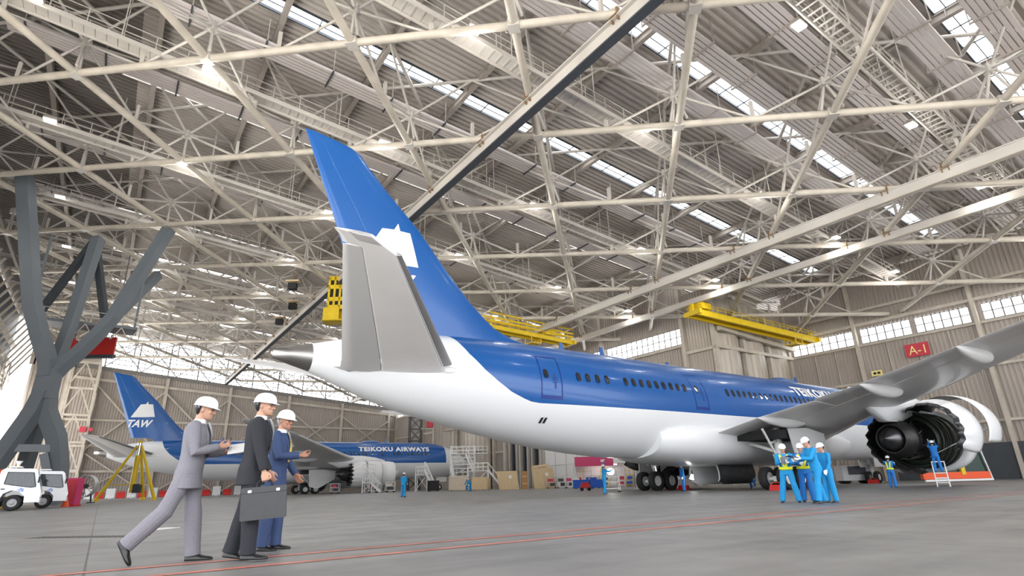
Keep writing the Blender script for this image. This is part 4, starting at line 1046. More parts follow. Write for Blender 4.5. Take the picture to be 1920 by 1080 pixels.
    # --- shoes
    for sd in (1, -1):
        f = fdir[sd]; f2 = rx(0) @ rz3(6 * sd) @ f; lat = Vector((0, 0, 1)).cross(f2); lat = lat.normalized() if lat.length > .1 else Vector((0, 1, 0)); up = f2.cross(lat)
        S = lambda x, y, z: W(ank[sd] + f2 * x + lat * y + up * z)
        b = MB(); rings = []
        for x, hw, zt in ((-.066, .024, -.03), (-.055, .034, .0), (-.02, .038, .03), (.03, .04, .02), (.07, .043, -.022), (.12, .047, -.038), (.165, .044, -.045), (.195, .03, -.052), (.21, .012, -.062)):
            rings.append([S(x, y * hw, z) for y, z in ((-1, -.082), (-1, -.068), (-.85, (zt - .07) / 2), (-.45, zt - .004), (0, zt), (.45, zt - .004), (.85, (zt - .07) / 2), (1, -.068), (1, -.082))])
        b.loft(rings, True); recalc(b.build('shoe', SHOE, root))
    root['_'] = 0; del root['_']
    return root, dict(wri={s: W(wri[s]) for s in wri}, M=hM, W=W, hm=hm, T=T, k=k)
mat_lip = mat('lips', (.36, .16, .13, 1), .5)
def ab_rot(deg): return math.radians(deg)
def world_pt(root, v): return Matrix.Translation(root.location) @ Matrix.Rotation(root.rotation_euler.z, 4, 'Z') @ Vector(v)
# ---- three men in suits
m1, J1 = person('person in grey suit and white hard hat striding and writing on a clipboard', (.80, 7.62, 0), ab_rot(-19), 1.82,
    dict(lean=2, legs=[(10, 3, 1, 0), (-22, 22, 1, 58)], arms=[(18, 6, 82, 22), (14, 8, 98, 30)], head=(0, 9), curl=(28, 42), roll=(-75, -40)), dict(suit=1, top=S_GREY, legs=S_GREY, tie=M_dark), 0)
m2, J2 = person('person in black suit and white hard hat carrying a briefcase', (1.37, 7.12, 0), ab_rot(-17), 1.80,
    dict(lean=2, legs=[(-5, 8, 1, 10), (6, 4, 1, 0)], arms=[(6, 7, 24, 10), (13, 7, 6, 5)], head=(-14, 3), curl=(30, 62), roll=(0, 0)), dict(suit=1, top=S_BLACK, legs=S_BLACK, tie=M_dark), 0)
m3, J3 = person('person in blue suit with yellow tie and white hard hat', (1.86, 8.16, 0), ab_rot(-34), 1.77,
    dict(lean=2, legs=[(4, 3, 1, 0), (-2, 3, 1, 0)], arms=[(8, 6, 30, 10), (22, 8, 74, 12)], head=(-18, 8), curl=(30, 38), roll=(0, -40)), dict(suit=1, top=S_NAVY, legs=S_NAVY, tie=TIE, skin=SKIN2, hair=HAIRG), 0)
# clipboard in the left hand of the first man
t = thing('clipboard', 'white clipboard with papers held by the person in the grey suit', 'clipboard')
w_ = world_pt(m1, J1['wri'][1]); hx = Matrix.Rotation(m1.rotation_euler.z, 3, 'Z')
t.location = w_ + hx @ Vector((.19, -.09, .03)); t.rotation_euler = (math.radians(32), math.radians(-8), m1.rotation_euler.z)
MB().box((0, 0, 0), (.31, .23, .006)).build('board', M_dark, t); MB().box((-.005, 0, .007), (.3, .215, .008)).build('papers', PAPER, t); MB().box((-.14, 0, .014), (.025, .1, .012)).build('clip', M_chrome, t)
t = tag(MB().tube((0, 0, 0), (.012, .0, .13), .004, .0035, 8).tube((0, 0, 0), (-.002, 0, -.012), .0035, .001, 8).build('pen', M_black), 'thin dark pen in the writing hand of the person in the grey suit', 'pen')
t.location = world_pt(m1, J1['wri'][-1]) + hx @ Vector((.1, .03, -.02))
# briefcase in the right hand of the second man
t = thing('briefcase', 'dark grey leather briefcase carried by the person in the black suit', 'briefcase')
wr = J2['wri'][-1] + J2['M'][-1] @ Vector((.085, 0, 0)); t.location = world_pt(m2, wr) - Vector((0, 0, .075)); t.rotation_euler = (0, math.radians(-4), m2.rotation_euler.z)
M_case = mat('case_leather', srgb(58, 58, 60), .45, 0, .06, 12)
b = MB(); prof = [(-.215, -.33), (.215, -.33), (.225, -.32), (.225, -.015), (.215, 0), (-.215, 0), (-.225, -.015), (-.225, -.32)]
b.prism(prof, lambda x, z: Vector((x, -.055, z)), lambda x, z: Vector((x, .055, z))); recalc(b.build('case_body', M_case, t))
MB().pipe([(-.075, 0, -.005), (-.07, 0, .04), (-.05, 0, .062), (.05, 0, .062), (.07, 0, .04), (.075, 0, -.005)], .011, 8).build('handle', M_black, t)
for x in (-.14, .14): MB().box((x, -.057, -.04), (.035, .008, .025)).build('latch', M_chrome, t)
MB().box((0, 0, -.06), (.452, .113, .005)).build('flap_seam', M_black, t)
# ---- the group of four workers
STAND = [(3, 3, 3, 0), (-2, 3, 3, 0)]
def worker(label, loc, rz, H, pose, top=None, vest=False, gloves=True, lod=1, **k):
    o = dict(top=top or COVER, legs=top or COVER, gloves=gloves, vest=vest, wide=1.25); o.update(k)
    return person(label, (loc[0], loc[1], loc[2] if len(loc) > 2 else 0), ab_rot(rz), H, pose, o, lod)
g1, K1 = worker('worker in cyan coverall and yellow vest, leftmost of the group of four', (16.62, 9.72), 208, 1.70, dict(lean=4, legs=[(6, 6, 9, 0), (2, 3, 10, 0)], arms=[(34, 8, 74, 25), (30, 8, 88, 30)], head=(6, 12)), vest=True)
g2, K2 = worker('tall worker in cyan coverall leaning over papers, in front in the group of four', (16.2, 8.6), 150, 1.80, dict(lean=10, legs=[(14, 6, 3, 0), (-8, 8, 4, 8)], arms=[(42, 6, 66, 20), (34, 12, 72, 25)], head=(10, 10)))
g3, K3 = worker('worker with yellow vest half hidden behind the tall worker', (17.2, 9.5), 215, 1.70, dict(lean=3, legs=STAND, arms=[(20, 8, 70, 20), (20, 8, 80, 30)], head=(-20, 8)), vest=True, top=COVER2)
g4, K4 = worker('worker in cyan coverall with white gloves, rightmost of the group of four', (16.98, 8.72), 160, 1.66, dict(lean=2, legs=[(0, 3, 3, 0), (4, 4, 2, 0)], arms=[(12, 8, 28, 10), (24, 10, 78, 25)], head=(0, 10)))
def held(name, label, root, v, size, rot, m, cat):
    o = tag(MB().box((0, 0, 0), size).build(name, m), label, cat); o.location = world_pt(root, v); o.rotation_euler = (rot[0], rot[1], root.rotation_euler.z + rot[2]); return o
held('document', 'grey document sheet held by the worker in the yellow vest', g1, K1['wri'][1] + Vector((.13, -.08, .06)), (.3, .21, .006), (.3, -.7, 0), mat('grey_sheet', srgb(170, 172, 178), .7), 'document')
held('folder', 'dark blue folder held by the tall worker', g2, K2['wri'][1] + Vector((.1, -.12, .03)), (.34, .27, .02), (0, -.25, 0), mat('folder_blue', srgb(18, 24, 96), .5), 'folder')
held('note_sheet', 'white note sheet in the hands of the rightmost worker of the group of four', g4, K4['wri'][-1] + Vector((.12, .06, .05)), (.2, .14, .004), (0, -.3, 0), PAPER, 'paper')
# ---- workers further back
worker('worker in cyan coverall standing alone in front of the far airliner', (18.1, 40.1), 40, 1.72, dict(lean=2, legs=STAND, arms=[(10, 6, 40, 10), (8, 8, 50, 20)]), lod=2)
worker('worker in cyan coverall reaching one arm up to the near belly', (24.8, 26.1), -20, 1.74, dict(lean=2, legs=[(8, 5, 4, 0), (-4, 4, 3, 0)], arms=[(165, 8, 12, 0), (70, 10, 50, 10)], head=(0, -22)), lod=2)
worker('worker in blue coverall standing just right of the near wheels with red chocks', (30.9, 25.2), 150, 1.74, dict(lean=2, legs=STAND, arms=[(5, 8, 15, 0), (5, 8, 15, 0)]), top=COVER2, lod=2)
worker('worker in blue coverall crouching left of the starboard main wheels', (36.6, 23.9), 200, 1.74, dict(lean=24, legs=[(95, 125, 6, 0), (70, 118, 8, 20)], arms=[(50, 8, 40, 10), (60, 8, 30, 10)], head=(0, 0)), top=COVER2, lod=2)
worker('worker with yellow vest facing the open engine, inboard side', (36.2, 15.05), 10, 1.74, dict(lean=4, legs=STAND, arms=[(70, 8, 40, 10), (60, 8, 50, 10)], head=(0, -10)), top=COVER2, vest=True, lod=2)
worker('worker on a stepladder reaching into the open engine', (37.6, 13.2, .75), 20, 1.74, dict(lean=8, legs=[(6, 6, 4, 0), (2, 4, 4, 0)], arms=[(120, 8, 30, 0), (110, 8, 35, 0)], head=(0, -20)), top=COVER2, lod=2)
worker('worker in yellow vest kneeling by the beige boxes far back', (38.4, 65.6), 215, 1.7, dict(lean=10, legs=[(90, 90, 5, 0), (5, 95, 5, 60)], arms=[(40, 8, 50, 10), (40, 8, 50, 10)]), top=COVER2, vest=True, lod=2)
worker('worker in cyan coverall bending over beside the beige boxes far back', (35.9, 60.6), 120, 1.72, dict(lean=52, legs=[(8, 14, 4, 0), (4, 14, 4, 0)], arms=[(10, 8, 20, 10), (20, 8, 30, 10)], head=(0, -10)), lod=2)
# ================================================================ door-side tree column, signs, cranes
FR = math.radians(-35)         # turned square to the picture's line of sight
def boxpath(b, pts, w, d, mi=0, side=Vector((.818, -.576, 0))):
    pts = [Vector(p) for p in pts]; rings = []
    if not isinstance(w, (list, tuple)): w = [w] * len(pts)
    for i, p in enumerate(pts):
        t = (pts[min(i + 1, len(pts) - 1)] - pts[max(i - 1, 0)]).normalized()
        x = (side - t * side.dot(t)).normalized(); y = t.cross(x)
        rings.append([p + x * (w[i] / 2 * i1) + y * (d / 2 * i2) for i1, i2 in ((-1, -1), (1, -1), (1, 1), (-1, 1))])
    return b.loft(rings, True, mi, False)
tc = thing('tree_column', 'huge dark grey steel column branching like an X beside the open hangar door', 'column', (-5, 59, 0))
Lc = lambda a, b_, z: (a + 5, b_ - 59, z)
for nm, pts, wd in (('leg', [(-2.7, 58, 0), (-3.1, 58, 3), (-3.6, 58, 5), (-4.6, 58, 7), (-4.85, 58, 8.6)], [1.1, 1.1, 1.1, 1.1, 1.05]), ('leg', [(-7.9, 58, 0), (-6.8, 58, 3), (-6.1, 58, 5), (-5.4, 58, 7), (-5.1, 58, 8.6)], [1.1, 1.1, 1.1, 1.1, 1.05]), ('leg', [(-5.6, 62, 0), (-5.0, 60, 8)], [.8, .8]),
                    ('trunk', [(-4.98, 58, 8), (-4.98, 58, 10.4)], [1.5, 1.4]),
                    ('branch', [(-4.85, 58, 9.8), (-4.3, 58, 10.8), (-3.65, 58, 11.6), (-2.6, 58, 13.4), (-1.7, 58.1, 15.2), (1.15, 58.4, 24.6)], [1., .95, .85, .8, .8, .85]),
                    ('branch', [(-5.1, 58, 9.8), (-5.3, 58, 11), (-6.2, 58, 13), (-7.2, 58, 15.5), (-9.9, 58, 26.5)], [1., 1., 1., 1., 1.05]),
                    ('branch', [(-4.98, 59, 10), (-4.7, 61, 14.5), (-4.4, 64, 24.4)], [.65, .7, .8]), ('branch', [(-3., 62, 14), (1.2, 70.5, 23.8)], [.6, .6])):
    recalc(boxpath(MB(), [Lc(*q) for q in pts], wd, .9).build(nm, M_col, tc))
for q in ([(-6.5, 58, 4.2), (-3.3, 58, 4.2)], [(-3.1, 57.6, 1.), (-4.1, 57.8, 3.8)]):
    recalc(boxpath(MB(), [Lc(*v) for v in q], .55, .5, side=Vector((0, 0, 1))).build('cross_beam', M_col, tc))
for a in (-7.6, -2.2):
    recalc(boxpath(MB(), [Lc(-4.6, 64, 24.2), Lc(a, 64, 15.5)], .55, .5).build('strut', M_dark, tc))
pf = thing('access_platform', 'grey steel platform with lattice underside hung behind the tree column', 'platform', (-4, 65, 15.8))
b = MB(); b.box((0, 0, 0), (8.5, 2.6, .25)); b.build('deck', M_col, pf)
for y in (-1.4, 1.4):
    b = MB()
    for z in (.55, 1.1): b.beam((-4.2, y, z), (4.2, y, z), .05, .05)
    for k in range(8): b.beam((-4.2 + 1.2 * k, y, .1), (-4.2 + 1.2 * k, y, 1.1), .05, .05)
    b.build('railing', M_steel, pf)
for k in range(6):
    b = MB(); b.beam((-4 + 1.4 * k, -1.4, -.1), (-3.3 + 1.4 * k, -1.4, -1.3), .08, .08).beam((-2.6 + 1.4 * k, -1.4, -.1), (-3.3 + 1.4 * k, -1.4, -1.3), .08, .08); b.build('truss_brace', M_steel, pf)
for x in (-4, 4): MB().beam((x, 0, .1), (x, 0, 8.4), .2, .2).build('hanger_post', M_col, pf)
def flat_text(body, name, parent, m, o, ux, uz, w, h, bold=.02):
    me = text_poly(body, bold); o, ux, uz = Vector(o), Vector(ux), Vector(uz)
    conform(me, lambda u, v: o + ux * (u * w) + uz * (v * h), 0); me.materials.append(m); return link(name, me, parent)
SX = Vector((math.cos(FR), math.sin(FR), 0)); SN = Vector((SX.y, -SX.x, 0))     # right, towards the camera
sg = thing('bay_sign', 'red bay sign with white T2 hanging behind the dark tree column', 'sign', (-4.9, 68.6, 13.6))
M_s = Matrix.Rotation(FR, 3, 'Z')
MB().box(SX * 2.15 + Vector((0, 0, .8)), (4.6, .15, 1.75), M_s).build('board', M_red, sg); MB().box(SX * 2.15 - Vector((0, 0, .25)) + SN * .1, (4.9, .5, .3), M_s).build('shelf', M_dark, sg)
MB().box(SX * 1.15 + Vector((0, 0, .8)) + SN * .09, (.9, .04, 1.7), M_s).build('dark_panel', M_black, sg)
flat_text('T2', 'lettering', sg, M_signw, SX * .55 + SN * .13 + Vector((0, 0, .62)), SX, (0, 0, 1), 1.05, 1.0)
for x in (.3, 4.): MB().beam(SX * x + Vector((0, 0, 1.6)), SX * x + Vector((0, 0, 10.4)), .08, .08).build('hanger', M_dark, sg)
M_redsign = mat('sign_red', srgb(196, 58, 74), .6); M_pale = mat('sign_pale_yellow', srgb(244, 226, 150), .5)
sg = thing('bay_sign', 'red bay sign reading A-1 on the right wall', 'sign', (71.55, 24.15, 12.9))
MB().box((0, 0, .72), (.12, 2.3, 1.42)).build('board', M_redsign, sg)
for y in (-.8, .8): MB().box((.22, y, .72), (.35, .08, .3)).build('bracket', M_steel2, sg)
flat_text('A-1', 'lettering', sg, M_pale, (-.08, .82, .25), (0, -1, 0), (0, 0, 1), 1.62, .95, .0)
sg = thing('notice_sign', 'small pale notice with two black marks under the windows on the right wall', 'sign', (71.55, 28.7, 11.5))
MB().box((0, 0, .28), (.08, 1.15, .6)).build('board', M_pale, sg)
for y in (-.22, .22): MB().box((-.05, y, .28), (.02, .3, .24)).build('mark', M_black, sg)
# ---- yellow gantry beams
def gantry(label, p, q, dep, rails, trolley, cab):
    p, q = Vector(p), Vector(q); d = (q - p).normalized(); Ln = (q - p).length
    t = thing('gantry_crane', label, 'crane', p)
    n = Vector((-d.y, d.x, 0)).normalized(); O = Vector((0, 0, 0)); E = d * Ln
    for s in (-.7, .7):
        MB().beam(O + n * s, E + n * s, .3, dep).build('girder', M_yellow, t)
        r = MB()
        for k in range(int(Ln / 1.3)):
            c = d * (1.3 * k + .3) + n * s * 1.3; r.beam(c + Vector((0, 0, dep * .5)), c + Vector((0, 0, dep * .5 + rails)), .05, .05)
        for h in ((.5, 1) if rails < 1.2 else (.3, .6, 1)): r.beam(O + n * s * 1.3 + Vector((0, 0, dep * .5 + rails * h)), E + n * s * 1.3 + Vector((0, 0, dep * .5 + rails * h)), .05, .05 if rails < 1.2 else .2)
        r.build('railing', M_yellow, t)
    MB().beam(O + Vector((0, 0, dep * .45)), E + Vector((0, 0, dep * .45)), 1.7, .06).build('walkway', M_yellow, t)
    for c in (O, E): MB().beam(c - n * 1.2, c + n * 1.2, .4, .5).beam(c, c + Vector((0, 0, 1.1)), .3, .3).build('end_carriage', M_yellow, t)
    b = MB(); c = d * trolley; b.box(c + Vector((0, 0, dep * .5 + .5)), (1.6, 1.8, .7)); b.box(c + Vector((.2, .2, dep * .5 + 1.)), (.5, .5, .5)); b.tube(c + n * .6 + Vector((0, 0, dep * .5 + .7)), c - n * .6 + Vector((0, 0, dep * .5 + .7)), .35, n=12); b.build('hoist_trolley', M_yellow, t)
    if cab:
        c = d * cab; b = MB(); b.box(c + Vector((0, 0, -1.)), (1.6, 1.5, .1))
        for x in (-.75, .75):
            for y in (-.7, .7): b.beam(c + Vector((x, y, -1)), c + Vector((x, y, -.1)), .08, .08)
        for k in range(5): b.beam(c + Vector((.78, -.6 + .3 * k, -1)), c + Vector((.78, -.6 + .3 * k, 0)), .05, .05)
        b.build('cab', M_yellow, t)
    return t
gantry('long yellow gantry beam in front of the service tower near the right wall windows', (50.6, 37.2, 18.05), (70.6, 34.9, 16.75), .7, .6, 1.2, 16.6)
gantry('yellow gantry with railings just behind the near fuselage, right of the tail fin', (36.3, 57.4, 19.35), (49.3, 56.6, 18.55), .55, 1.5, 9.2, 7)
t = thing('crane_cabin', 'tall yellow cabin hanging from the rail left of the near stabilizer', 'cabin', (18.3, 58.3, 17.6), FR)
b = MB(); b.box((0, .8, .1), (3.6, .1, .2)); b.box((0, -.8, .1), (3.6, .1, .2)); b.box((0, 0, .05), (3.6, 1.7, .1)); b.build('base', M_yellow, t)
b = MB(); b.box((-1.7, 0, .8), (.12, 1.7, 1.4)).box((0, .85, .8), (3.5, .1, 1.4)).box((-.9, -.85, .8), (1.7, .1, 1.4)).build('lower_box', M_yellow, t)
b = MB()
for x in (-1.35, -.75, -.15, .6, 1.3): b.box((x, -.7, 3.3), (.22, .1, 3.6))
for z in (1.6, 2.5, 3.9, 4.9): b.box((0, -.7, z), (2.9, .1, .45))
b.box((-1.4, 0, 3.2), (.1, 1.4, 3.5)); b.box((1.4, 0, 3.2), (.1, 1.4, 3.5)); b.box((0, .7, 3.2), (2.8, .1, 3.5)); b.add([(-1.5, -.8, 5.0), (1.5, -.8, 5.1), (1.5, .8, 5.1), (-1.5, .8, 5.0)], [(0, 1, 2, 3)])
b.build('cabin_frame', M_yellow, t); MB().box((0, -.6, 3.3), (2.7, .04, 3.2)).build('cabin_window', M_black, t)
MB().beam((0, 0, 4.2), (0, 0, 4.55), .4, .4).build('hanger', M_brown, t)
for i, (a, b_, z) in enumerate(((14., 63.2, 22.1), (15.8, 70.1, 21.9), (16.1, 78.1, 21.9))):
    t = thing('loudspeaker', 'black loudspeaker box hanging in the roof left of the yellow cabin, ' + ('top one', 'middle one', 'lowest one')[i], 'speaker', (a, b_, z), FR, 'black speakers in the roof')
    MB().box((0, 0, .4), (.9, .6, .75)).build('cabinet', M_black, t); MB().box((0, 0, 1.0), (1.5, .8, .12)).build('mount', M_wood, t); MB().beam((0, 0, 1.), (0, 0, 2.0), .08, .08).build('hanger', M_brown, t)
# ================================================================ vehicles and ground equipment
def truck(label, x, y, rz, horn):
    t = thing('pickup_truck', label, 'truck', (x, y, 0), rz)
    W2 = .84
    pr = [(-.88, .5), (-.62, .5), (-.5, .86), (-.2, 1.02), (.14, .98), (.4, .7), (.42, .4), (1.0, .4), (1.06, .55), (1.05, .95), (.98, 1.2), (.72, 2.02), (.6, 2.12), (-.66, 2.14), (-.8, 2.02)]
    b = MB(); b.prism(pr, lambda p, q: Vector((p, -W2, q)), lambda p, q: Vector((p, W2, q))); recalc(b.build('cab', M_white, t))
    for s in (-1, 1):
        gl = [(-.55, 1.36), (-.15, 1.28), (.6, 1.16), (.78, 1.2), (.58, 1.92), (-.5, 1.95)]
        b = MB(); b.prism(gl, lambda p, q: Vector((p, s * W2, q)), lambda p, q: Vector((p, s * (W2 + .012), q))); g = recalc(b.build('side_window', M_glass, t))
        b = MB()
        for (x0, z0), (x1, z1) in zip(gl, gl[1:] + gl[:1]): b.beam((x0, s * (W2 + .012), z0), (x1, s * (W2 + .012), z1), .04, .03)
        b.build('window_seal', M_black, g)
        MB().box((-.55, s * (W2 + .02), 1.1), (.16, .04, .045)).build('door_handle', M_dark, t)
        em = [(.02, 1.0), (.2, 1.12), (.24, 1.17), (.27, 1.12), (.36, 1.1), (.36, .94), (.28, .94), (.26, 1.04), (.2, .94), (.12, .94), (.2, 1.05)]
        b = MB(); b.prism([(p - .05, q) for p, q in em], lambda p, q: Vector((p, s * W2, q)), lambda p, q: Vector((p, s * (W2 + .008), q))); recalc(b.build('door_emblem', mat_truck, t))['label'] = 'pale blue mountain emblem'
        MB().box((.86, s * (W2 + .1), 1.55), (.06, .16, .3)).beam((.86, s * W2, 1.5), (.86, s * (W2 + .1), 1.5), .03, .03).build('mirror', M_black, t)
        for xx in (0, -2.3):
            o = wheel(.4, .26, t, (xx - .05, s * (W2 - .14), .4), m=M_grey2)
        MB().box((1.04, s * .6, .78), (.05, .3, .2)).build('headlamp', M_chrome, t)
    b = MB(); b.add([(1.0, -.74, 1.22), (1.0, .74, 1.22), (.75, .7, 1.98), (.75, -.7, 1.98)], [(0, 1, 2, 3)]); b.build('windscreen', M_glass, t)
    MB().box((1.04, 0, .48), (.1, 1.66, .2)).build('bumper', M_lgrey, t)
    MB().box((-1.9, 0, .62), (3.6, .8, .14)).build('chassis', M_dark, t)
    b = MB(); b.box((-2.3, 0, .78), (2.7, 1.66, .1))
    for s in (-1, 1): b.box((-2.3, s * .82, 1.0), (2.7, .04, .36))
    b.box((-3.63, 0, 1.), (.04, 1.66, .36)).build('cargo_bed', M_white, t)
    b = MB(); b.box((-.25, 0, 2.22), (.5, 1.3, .07)); 
    for y in (-.5, .5): b.box((-.25, y, 2.17), (.05, .05, .1))
    b.build('roof_rack', M_lgrey, t)
    if horn:
        MB().lathe([(0, .05), (.12, .08), (.3, .17), (.3, .15), (.12, .06), (0, .03)], Matrix.Translation((-.2, -.3, 2.24)) @ Matrix.Rotation(-PI / 2, 4, 'Y'), 14).build('horn_speaker', M_white, t)
        MB().lathe([(0, .09), (.16, .09), (.2, .05), (.2, 0)], Matrix.Translation((-.25, .35, 2.24)) @ Matrix.Rotation(-PI / 2, 4, 'Y'), 12).build('beacon', M_yellow, t)
    return t
M_grey2 = mat('steel_wheel', srgb(150, 150, 152), .45, .3)
mat_truck = mat('pale_blue_emblem', srgb(150, 165, 215), .4)
truck('white small truck at the left edge with a horn speaker on its roof', -3.75, 42.0, .02, True)
truck('second white small truck parked ahead of the one at the left edge', -2.75, 46.6, .02, False)
# tripod jack under the far tail
t = thing('tripod_jack', 'yellow tripod jack standing under the tail of the far airliner', 'jack', (2.67, 74.95, 0), FR)
for nm, x, y in (('leg', -3.0, -.8), ('leg', 3.0, -.8), ('leg', -.3, 2.6)):
    MB().tube((x, y, .25), (x * .08, y * .08, 5.6), .17, .12, 10).build(nm, M_yellow, t); MB().tube((x, y, 0), (x, y, .3), .3, .2, 10).build('foot_pad', M_yellow, t)
MB().tube((0, 0, .8), (0, 0, 4.6), .26, .26, 12).tube((0, 0, 4.6), (0, 0, 5.9), .17, .17, 12, mi=1).tube((0, 0, 5.9), (0, 0, 6.1), .3, .2, 12).build('jack_cylinder', [M_yellow, M_chrome], t)
b = MB(); b.beam((-2.2, -.6, 1.6), (2.2, -.6, 1.6), .07, .07).beam((-2.2, -.6, 1.6), (-.2, 1.9, 1.6), .07, .07).beam((2.2, -.6, 1.6), (-.2, 1.9, 1.6), .07, .07).build('tie_rods', M_yellow, t)
MB().box((.8, -.4, 1.2), (.7, .5, .9)).build('pump_unit', M_dark, t)
# red cabinet with fire extinguisher and cone beside the trucks
t = thing('hose_cabinet', 'magenta red cabinet standing just right of the white trucks', 'cabinet', (-1.5, 50., 0), FR)
MB().box((0, 0, .95), (.75, .6, 1.7)).build('body', M_magenta, t); MB().box((0, -.31, 1.0), (.62, .02, 1.4)).build('door', M_redsign, t); MB().box((0, 0, .05), (.85, .7, .1)).build('plinth', M_red, t)
t = thing('traffic_cone', 'orange cone in front of the magenta cabinet by the trucks', 'cone', (-1.75, 48.4, 0))
MB().lathe([(.02, .22), (.62, .05), (.62, 0)], Matrix.Rotation(-PI / 2, 4, 'Y'), 16).build('cone_body', M_orange, t); MB().box((0, 0, .015), (.48, .48, .03)).build('base', M_orange, t)
t = thing('blower_fan', 'round grey blower fan on a stand right of the magenta cabinet', 'fan', (-1.16, 66, 0), FR)
A = Matrix.Translation((0, 0, 1.45)) @ Matrix.Rotation(PI / 2, 4, 'Z')
MB().lathe([(-.25, .95), (.25, .95), (.25, .88), (-.25, .88), (-.25, .95)], A, 28).build('housing', M_grey, t)
b = MB()
for k in range(10): c, s = math.cos(2 * PI * k / 10), math.sin(2 * PI * k / 10); b.beam((0, -.24, 1.45), (.9 * c, -.24, 1.45 + .9 * s), .03, .03)
b.lathe([(-.26, 0), (-.26, .18), (.1, .18)], A, 14).build('guard', M_dark, t)
b = MB()
for x in (-.7, .7): b.beam((x, 0, 0), (x * .8, 0, .9), .1, .1); b.box((x, 0, .04), (.12, .9, .08))
b.build('stand', M_dark, t)
t = thing('floodlight_stand', 'yellow light stand cut by the left edge of the photo', 'stand', (-5.6, 54.7, 0), FR)
MB().box((0, 0, .93), (.8, .8, 1.86)).build('body', M_yellow, t); MB().box((0, -.42, 1.3), (.6, .04, .5)).build('panel', M_dark, t); MB().box((0, 0, 2.2), (1., .9, .7)).build('top_box', M_orange, t)
# red and white barriers along the far wall
BAR = [(-1.48, 118), (-.08, 118), (1.35, 118), (2.8, 118), (4.28, 117.9), (5.8, 117.9), (7.3, 117.8), (8.85, 117.7), (10.4, 117.5), (12., 117.4), (13.6, 117.2), (15.3, 117.), (16.9, 116.8), (18.6, 116.5), (20.3, 116.2)]
protos = {}
for i, (x, y) in enumerate(BAR):
    c = i % 2; lab = '%s road barrier, %s from the left in the row along the far wall' % (('white', 'red')[c], nth(i))
    if c not in protos:
        t = protos[c] = thing('road_barrier', lab, 'barrier', (x, y, 0), 0, 'barriers along the far wall')
        pr = [(-.3, 0), (.3, 0), (.26, .25), (.12, .5), (.1, 1.05 + .5 * (1 - c)), (-.1, 1.05 + .5 * (1 - c)), (-.12, .5), (-.26, .25)]
        b = MB(); b.prism(pr, lambda p, q: Vector((-.62, p, q)), lambda p, q: Vector((.62, p, q))); recalc(b.build('body', (M_whitem, M_red)[c], t))
        for s in (-.4, .4): MB().box((s, 0, .04), (.16, .66, .08)).build('foot', M_dark, t)
    else: copy_tree(protos[c], None, (x, y, 0), rnd.uniform(-.15, .15), lab)
# ---- docks and stairs in front of the far nose
def frame_tower(t, w, d, h, levels, m):
    for x in (-w / 2, w / 2):
        for y in (-d / 2, d / 2): MB().beam((x, y, 0), (x, y, h), .12, .12).build('post', m, t)
    for i, z in enumerate(levels):
        MB().box((0, 0, z), (w, d, .1)).build('platform', m, t)
        b = MB()
        for y in (-d / 2, d / 2):
            for hh in (.55, 1.1): b.beam((-w / 2, y, z + hh), (w / 2, y, z + hh), .07, .07)
            for k in range(5): x = -w / 2 + w * k / 4; b.beam((x, y, z), (x, y, z + 1.1), .06, .06)
        b.build('guard_rail', m, t)
        z0 = levels[i - 1] if i else .1
        b = MB(); b.beam((-w / 2, -d / 2, z0), (w / 2, -d / 2, z), .07, .07).beam((w / 2, d / 2, z0), (-w / 2, d / 2, z), .07, .07); b.build('diagonal_brace', m, t)
def stair(t, x0, z0, x1, z1, wd, y, m):
    b = MB()
    for s in (-wd / 2, wd / 2): b.beam((x0, y + s, z0), (x1, y + s, z1), .1, .25)
    b.build('stringer', m, t)
    n = max(5, int(abs(z1 - z0) / .24)); b = MB()
    for k in range(n): f = (k + .5) / n; b.box((x0 + (x1 - x0) * f, y, z0 + (z1 - z0) * f), (.26, wd, .05))
    b.build('steps', m, t); b = MB()
    for s in (-wd / 2, wd / 2): b.beam((x0, y + s, z0 + 1), (x1, y + s, z1 + 1), .09, .09)
    for f in (.0, .33, .66, 1.):
        for s in (-wd / 2, wd / 2): b.beam((x0 + (x1 - x0) * f, y + s, z0 + (z1 - z0) * f), (x0 + (x1 - x0) * f, y + s, z0 + (z1 - z0) * f + 1), .06, .06)
    b.build('handrail', m, t)
t = thing('maintenance_dock', 'tall white scaffold dock beside the nose of the far airliner', 'scaffold', (44.9, 78., 0), FR)
frame_tower(t, 3.6, 2.2, 6.4, [2.0, 3.6, 5.2], M_whitem); stair(t, .6, 5.0, 1.9, 2.0, .8, -1.35, M_whitem); stair(t, -1.7, 3.4, -.9, .1, .8, -1.35, M_whitem)
b = MB().box((2.7, 0, 5.2), (2.2, 1.6, .1))
for z in (5.7, 6.25): b.beam((1.6, -.8, z), (3.8, -.8, z), .06, .06)
for k in range(4): b.beam((1.7 + .7 * k, -.8, 5.2), (1.7 + .7 * k, -.8, 6.25), .06, .06)
b.build('side_platform', M_whitem, t)
t = thing('boarding_stairs', 'white platform with stairs running down to the right, beside the plywood crates', 'stairs', (44.9, 73.6, 0), FR)
frame_tower(t, 3.0, 1.8, 2.9, [2.6], M_whitem); stair(t, 1.5, 2.7, 3.6, .1, 1., 0, M_whitem)
t = thing('boarding_stairs', 'white steep stairs left of the scaffold dock, below the far nose', 'stairs', (36.9, 75.6, 0), FR)
frame_tower(t, 1.6, 1.4, 2.4, [2.2], M_lgrey); stair(t, .5, 2.9, 1.9, .1, .9, -.9, M_whitem)
t = thing('step_stand', 'grey step stand in front of the far airliner engine', 'stairs', (30.0, 78., 0), FR)
frame_tower(t, 1.3, 1.2, 3.2, [1.3, 2.6], M_lgrey); stair(t, .6, 1.2, 1.8, .1, .8, -.3, M_lgrey)
